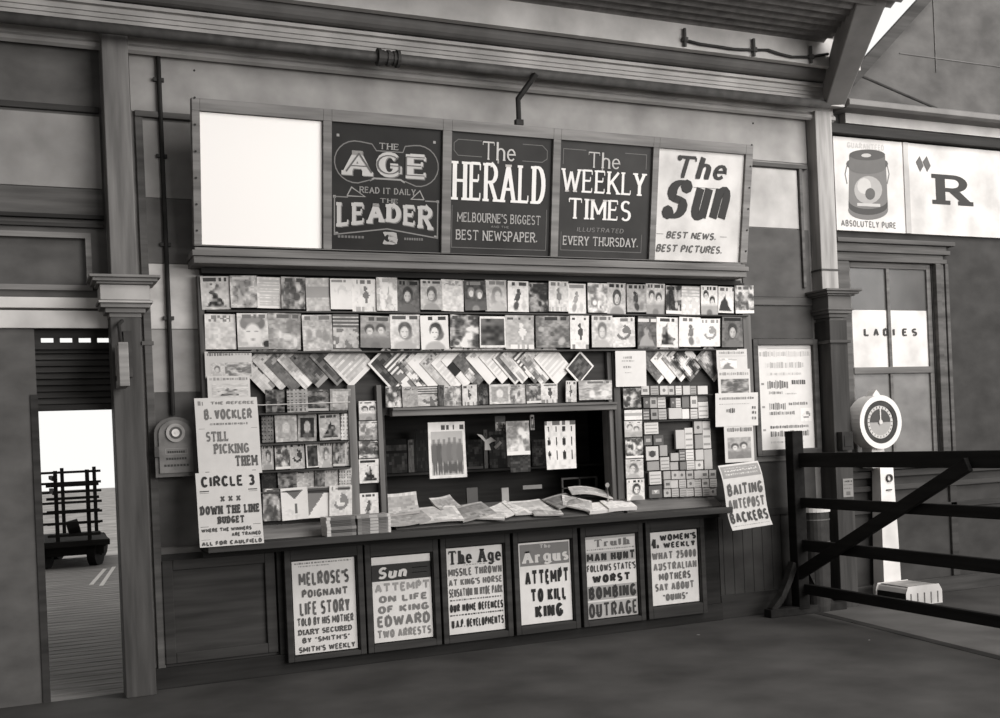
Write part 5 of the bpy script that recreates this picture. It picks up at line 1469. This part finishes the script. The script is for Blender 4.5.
mb.prism([(wx + R * .48 * math.cos(math.radians(a)), wz + R * .48 * math.sin(math.radians(a))) for a in range(0, 181, 15)], D0 + .008, D0 + .0118, 'y', 78)
for a in range(0, 360, 15):
    c_, s__ = math.cos(math.radians(a)), math.sin(math.radians(a))
    mb.beam((wx + R * .52 * c_, D0 + .009, wz + R * .52 * s__), (wx + R * .58 * c_, D0 + .009, wz + R * .58 * s__), .006, .003, up=(0, 1, 0), tone=70)
mb.build('dial_face', PR, wm, q)
mb = MB().beam((wx, D0 + .004, wz), (wx, D0 + .004, wz + R * .5), .012, .004, up=(0, 1, 0), tone=215)
mb.disc((wx, wz), .02, D0, D0 + .008, 14, tone=205)
mb.build('pointer', PR, wm, q)
m = MB().disc((cm + .015, 1.10), .035, -.192, -.178, 18, rin=.025).box(cm - .02, cm + .035, -.19, -.178, .99, 1.0)
m.build('badge', mat(90, 'metal'), wm, q)

# ------------------------------------------------------------------ timber barrier
BP = Vector((6.035, -.20, 0))
BD = Vector((-.033, -.999, 0)).normalized()
BN = Vector((-BD.y, BD.x, 0))


def V(px, py):
    d = ray(px, py)
    o = Vector((0, -DIST, EYE))
    t = (BP - o).dot(BN) / d.dot(BN)
    p = o + d * t
    return (p - BP).dot(BD), p.z


ba = tag(empty('timber_barrier', BP, (0, 0, math.atan2(BD.y, BD.x))), 'dark timber fence barrier standing out from the wall before the weighing machine', 'barrier')
bw = mat(34, 'wood', .75)


def rail(p, q, h, y=0., t=.05, name='rail', tone=None):
    (s0, z0), (s1, z1) = V(*p), V(*q)
    k = (z1 - z0) / (s1 - s0)
    if p[1] != q[1] or True:
        e = 2.6
        m = MB().beam((s0 - .05, y, z0 - k * .05), (e, y, z0 + k * (e - s0)), t, h, up=(0, 0, 1))
    return m.build(name, tone or bw, ba, bevel=.005)


zt_ = V(792, 431)[1]
MB().box(-.055, .055, -.055, .055, .045, zt_).build('post', bw, ba, bevel=.008)
for p, q, h in (((800, 458), (972, 462), .12), ((800, 501), (972, 514), .085), ((870, 553), (972, 564), .095), ((865, 600), (972, 617), .085)):
    (s0, z0), (s1, z1) = V(*p), V(*q)
    zz = (z0 + z1) / 2
    MB().box(-.04, 3.9, .0, .045, zz - h / 2, zz + h / 2).build('rail', bw, ba, bevel=.006)
(s0, z0), (s1, z1) = V(797, 577), V(972, 464)
MB().beam((s0, -.03, z0), (s1, -.03, z1), .04, .10).build('brace', bw, ba, bevel=.005)
MB().box(3.8, 3.91, -.055, .055, .045, zt_).build('post', bw, ba, bevel=.008)
ft = MB().box(-.05, .05, -.34, .44, 0, .07)
ft.build('foot', mat(42, 'wood', .75), ba, bevel=.006)
MB().box(3.81, 3.9, -.34, .44, 0, .07).build('foot', mat(42, 'wood', .75), ba, bevel=.006)
for sg in (-1, 1):
    pts = [(0, sg * .30, .06), (0, sg * .2, .16), (0, sg * .12, .3), (0, sg * .06, .44)]
    m = MB()
    for a, b in zip(pts, pts[1:]): m.beam(a, b, .05, .07, up=(1, 0, 0))
    m.build('foot_brace', mat(48, 'wood', .75), ba)

# ------------------------------------------------------------------ small things by the far pilaster
x, z = 6.245, W(810, 510, -.2)[1]
ub = tag(empty('round_bin', (x, -.17, 0)), 'round dark bin with white rimmed lid behind the barrier post', 'bin')
m = MB()
n = 24
m.tube([(0, 0, .002), (0, 0, .05), (0, 0, z - .05), (0, 0, z - .02)], .13, n, radii=[.10, .105, .12, .12])
m.build('body', mat(62, 'metal', .4), ub, smooth=False)
MB().tube([(0, 0, z - .02), (0, 0, z + .025), (0, 0, z + .03)], .16, n, radii=[.13, .13, .11]).build('lid', mat(206, 'paint', .4), ub)
MB().tube([(0, 0, z - .09), (0, 0, z - .08)], .124, n).tube([(0, 0, z - .28), (0, 0, z - .27)], .120, n).build('band', mat(98, 'metal'), ub)
xa, za = W(838, 432, -.22)
m = MB().box(xa, xa + .12, -.27, -.2005, za - .16, za).box(xa + .02, xa + .10, -.275, -.27, za - .13, za - .03)
tag(m.build('meter_box', mat(50, 'metal'), bevel=.004), 'small dark box screwed on the pilaster beside the weighing dial', 'box')
xa, za = W(840, 479, -.2)
o = poster('small_notice', .11, .16, 135, [('~', .1, .9, .1, .2, 90), ('~', .1, .9, .3, .36, 100), ('~', .1, .9, .5, .56, 100), (None, .3, .7, .7, .9, 100)], (xa + .08, -.203, za - .08))
tag(o, 'small grey notice low on the pilaster beside the weighing machine', 'notice')
for i, (px, py, s_) in enumerate(((853, 623, .035), (895, 613, .06), (700, 635, .02), (870, 640, .015))):
    d = ray(px, py)
    t = -EYE / d.z
    p = Vector((d.x * t, -DIST + d.y * t, 0))
    mb = MB().prism([(0, 0), (s_, .1 * s_), (s_ * 1.2, .5 * s_), (.3 * s_, .6 * s_)], .0005, .003, 'z', 200 if i < 2 else 150)
    tag(mb.build('paper_scrap', PR, None, p, (0, 0, i)), ['small white paper scrap on the floor before the barrier', 'larger pale paper scrap beneath the weighing machine base', 'tiny scrap on the floor below the last framed bill', 'speck of paper on the floor nearest the barrier end'][i], 'scrap')

# ------------------------------------------------------------------ luggage cart outside
YC = 9.6
ct = tag(empty('luggage_cart', (WX(74, 560, YC), YC, -.02)), 'slatted railway luggage cart standing on the platform beyond the gateway', 'cart')
cz = lambda py, px=75, y=YC: WZ(px, py, y) + .02
c0 = WX(74, 540, YC)
cxx = lambda px, py=520, y=YC: WX(px, py, y) - c0
dk = mat(46, 'wood', .8)
zd = cz(541)
MB().box(cxx(34), cxx(110), 0, 2.2, cz(547), zd).build('deck', dk, ct, bevel=.01)
MB().box(cxx(30), cxx(104), .1, 2.1, cz(556), cz(547)).build('chassis', mat(40, 'wood', .8), ct)
m0 = [(96, 558, 0), (108, 552, 1.7), (44, 560, 0), (60, 552, 1.7)]
for k, (px, py, dy) in enumerate(m0):
    r = .2
    w_ = MB()
    w_.tube([(cxx(px) - .055, dy + .25, r), (cxx(px) + .055, dy + .2, r)], r, 18).tube([(cxx(px) - .09, dy + .25, r), (cxx(px) + .09, dy + .255, r)], .04, 10)
    w_.build('wheel', mat(36, 'metal'), ct)
for nm, dy, cols, rows_, xa_, xb_ in (('end_rack', .03, (58, 90), (485, 498, 511, 523, 535), 48, 101), ('end_rack', 2.1, (70, 106), (473, 485, 495, 507, 518, 530), 40, 113)):
    m = MB()
    for c_ in cols: m.box(cxx(c_) - .028, cxx(c_) + .028, dy, dy + .05, zd, cz(470 if dy < 1 else 468))
    for r_ in rows_: m.box(cxx(xa_), cxx(xb_), dy - .03, dy, cz(r_) - .02, cz(r_) + .02)
    m.build(nm, dk, ct)
m = MB()
for zz in (cz(478), cz(492)): m.box(cxx(57) - .03, cxx(57) + .03, 0, 2.1, zz - .03, zz + .03)
m.build('side_rail', dk, ct)
MB().tube([(cxx(68), .3, zd + .16), (cxx(80), .3, zd + .2)], .12, 10).build('bundle', mat(50, 'paint'), None, (c0, YC, -.02))
o = bpy.data.objects['bundle']
o.location.z = -.02
tag(o, 'dark rolled bundle lying on the luggage cart', 'bundle')
# pale strips for streaks of light; unseen canopy added to darken the planks
m = MB().box(-6, 6, .4, 5, 3.3, 3.4)
struct(m, 'unseen_canopy', mat(90, 'wood'))
for a, b in (((91, 585), (105, 569)), ((101, 586), (114, 567))):
    pa, pb_ = [], []
    for q_, lst in ((a, pa), (b, pb_)):
        d = ray(*q_)
        t = -EYE / d.z
        lst += [d.x * t, -DIST + d.y * t]
    MB().beam((pa[0], pa[1], .002), (pb_[0], pb_[1], .002), .05, .004).build('light_streak', mat(215, 'flat'))['kind'] = 'structure'
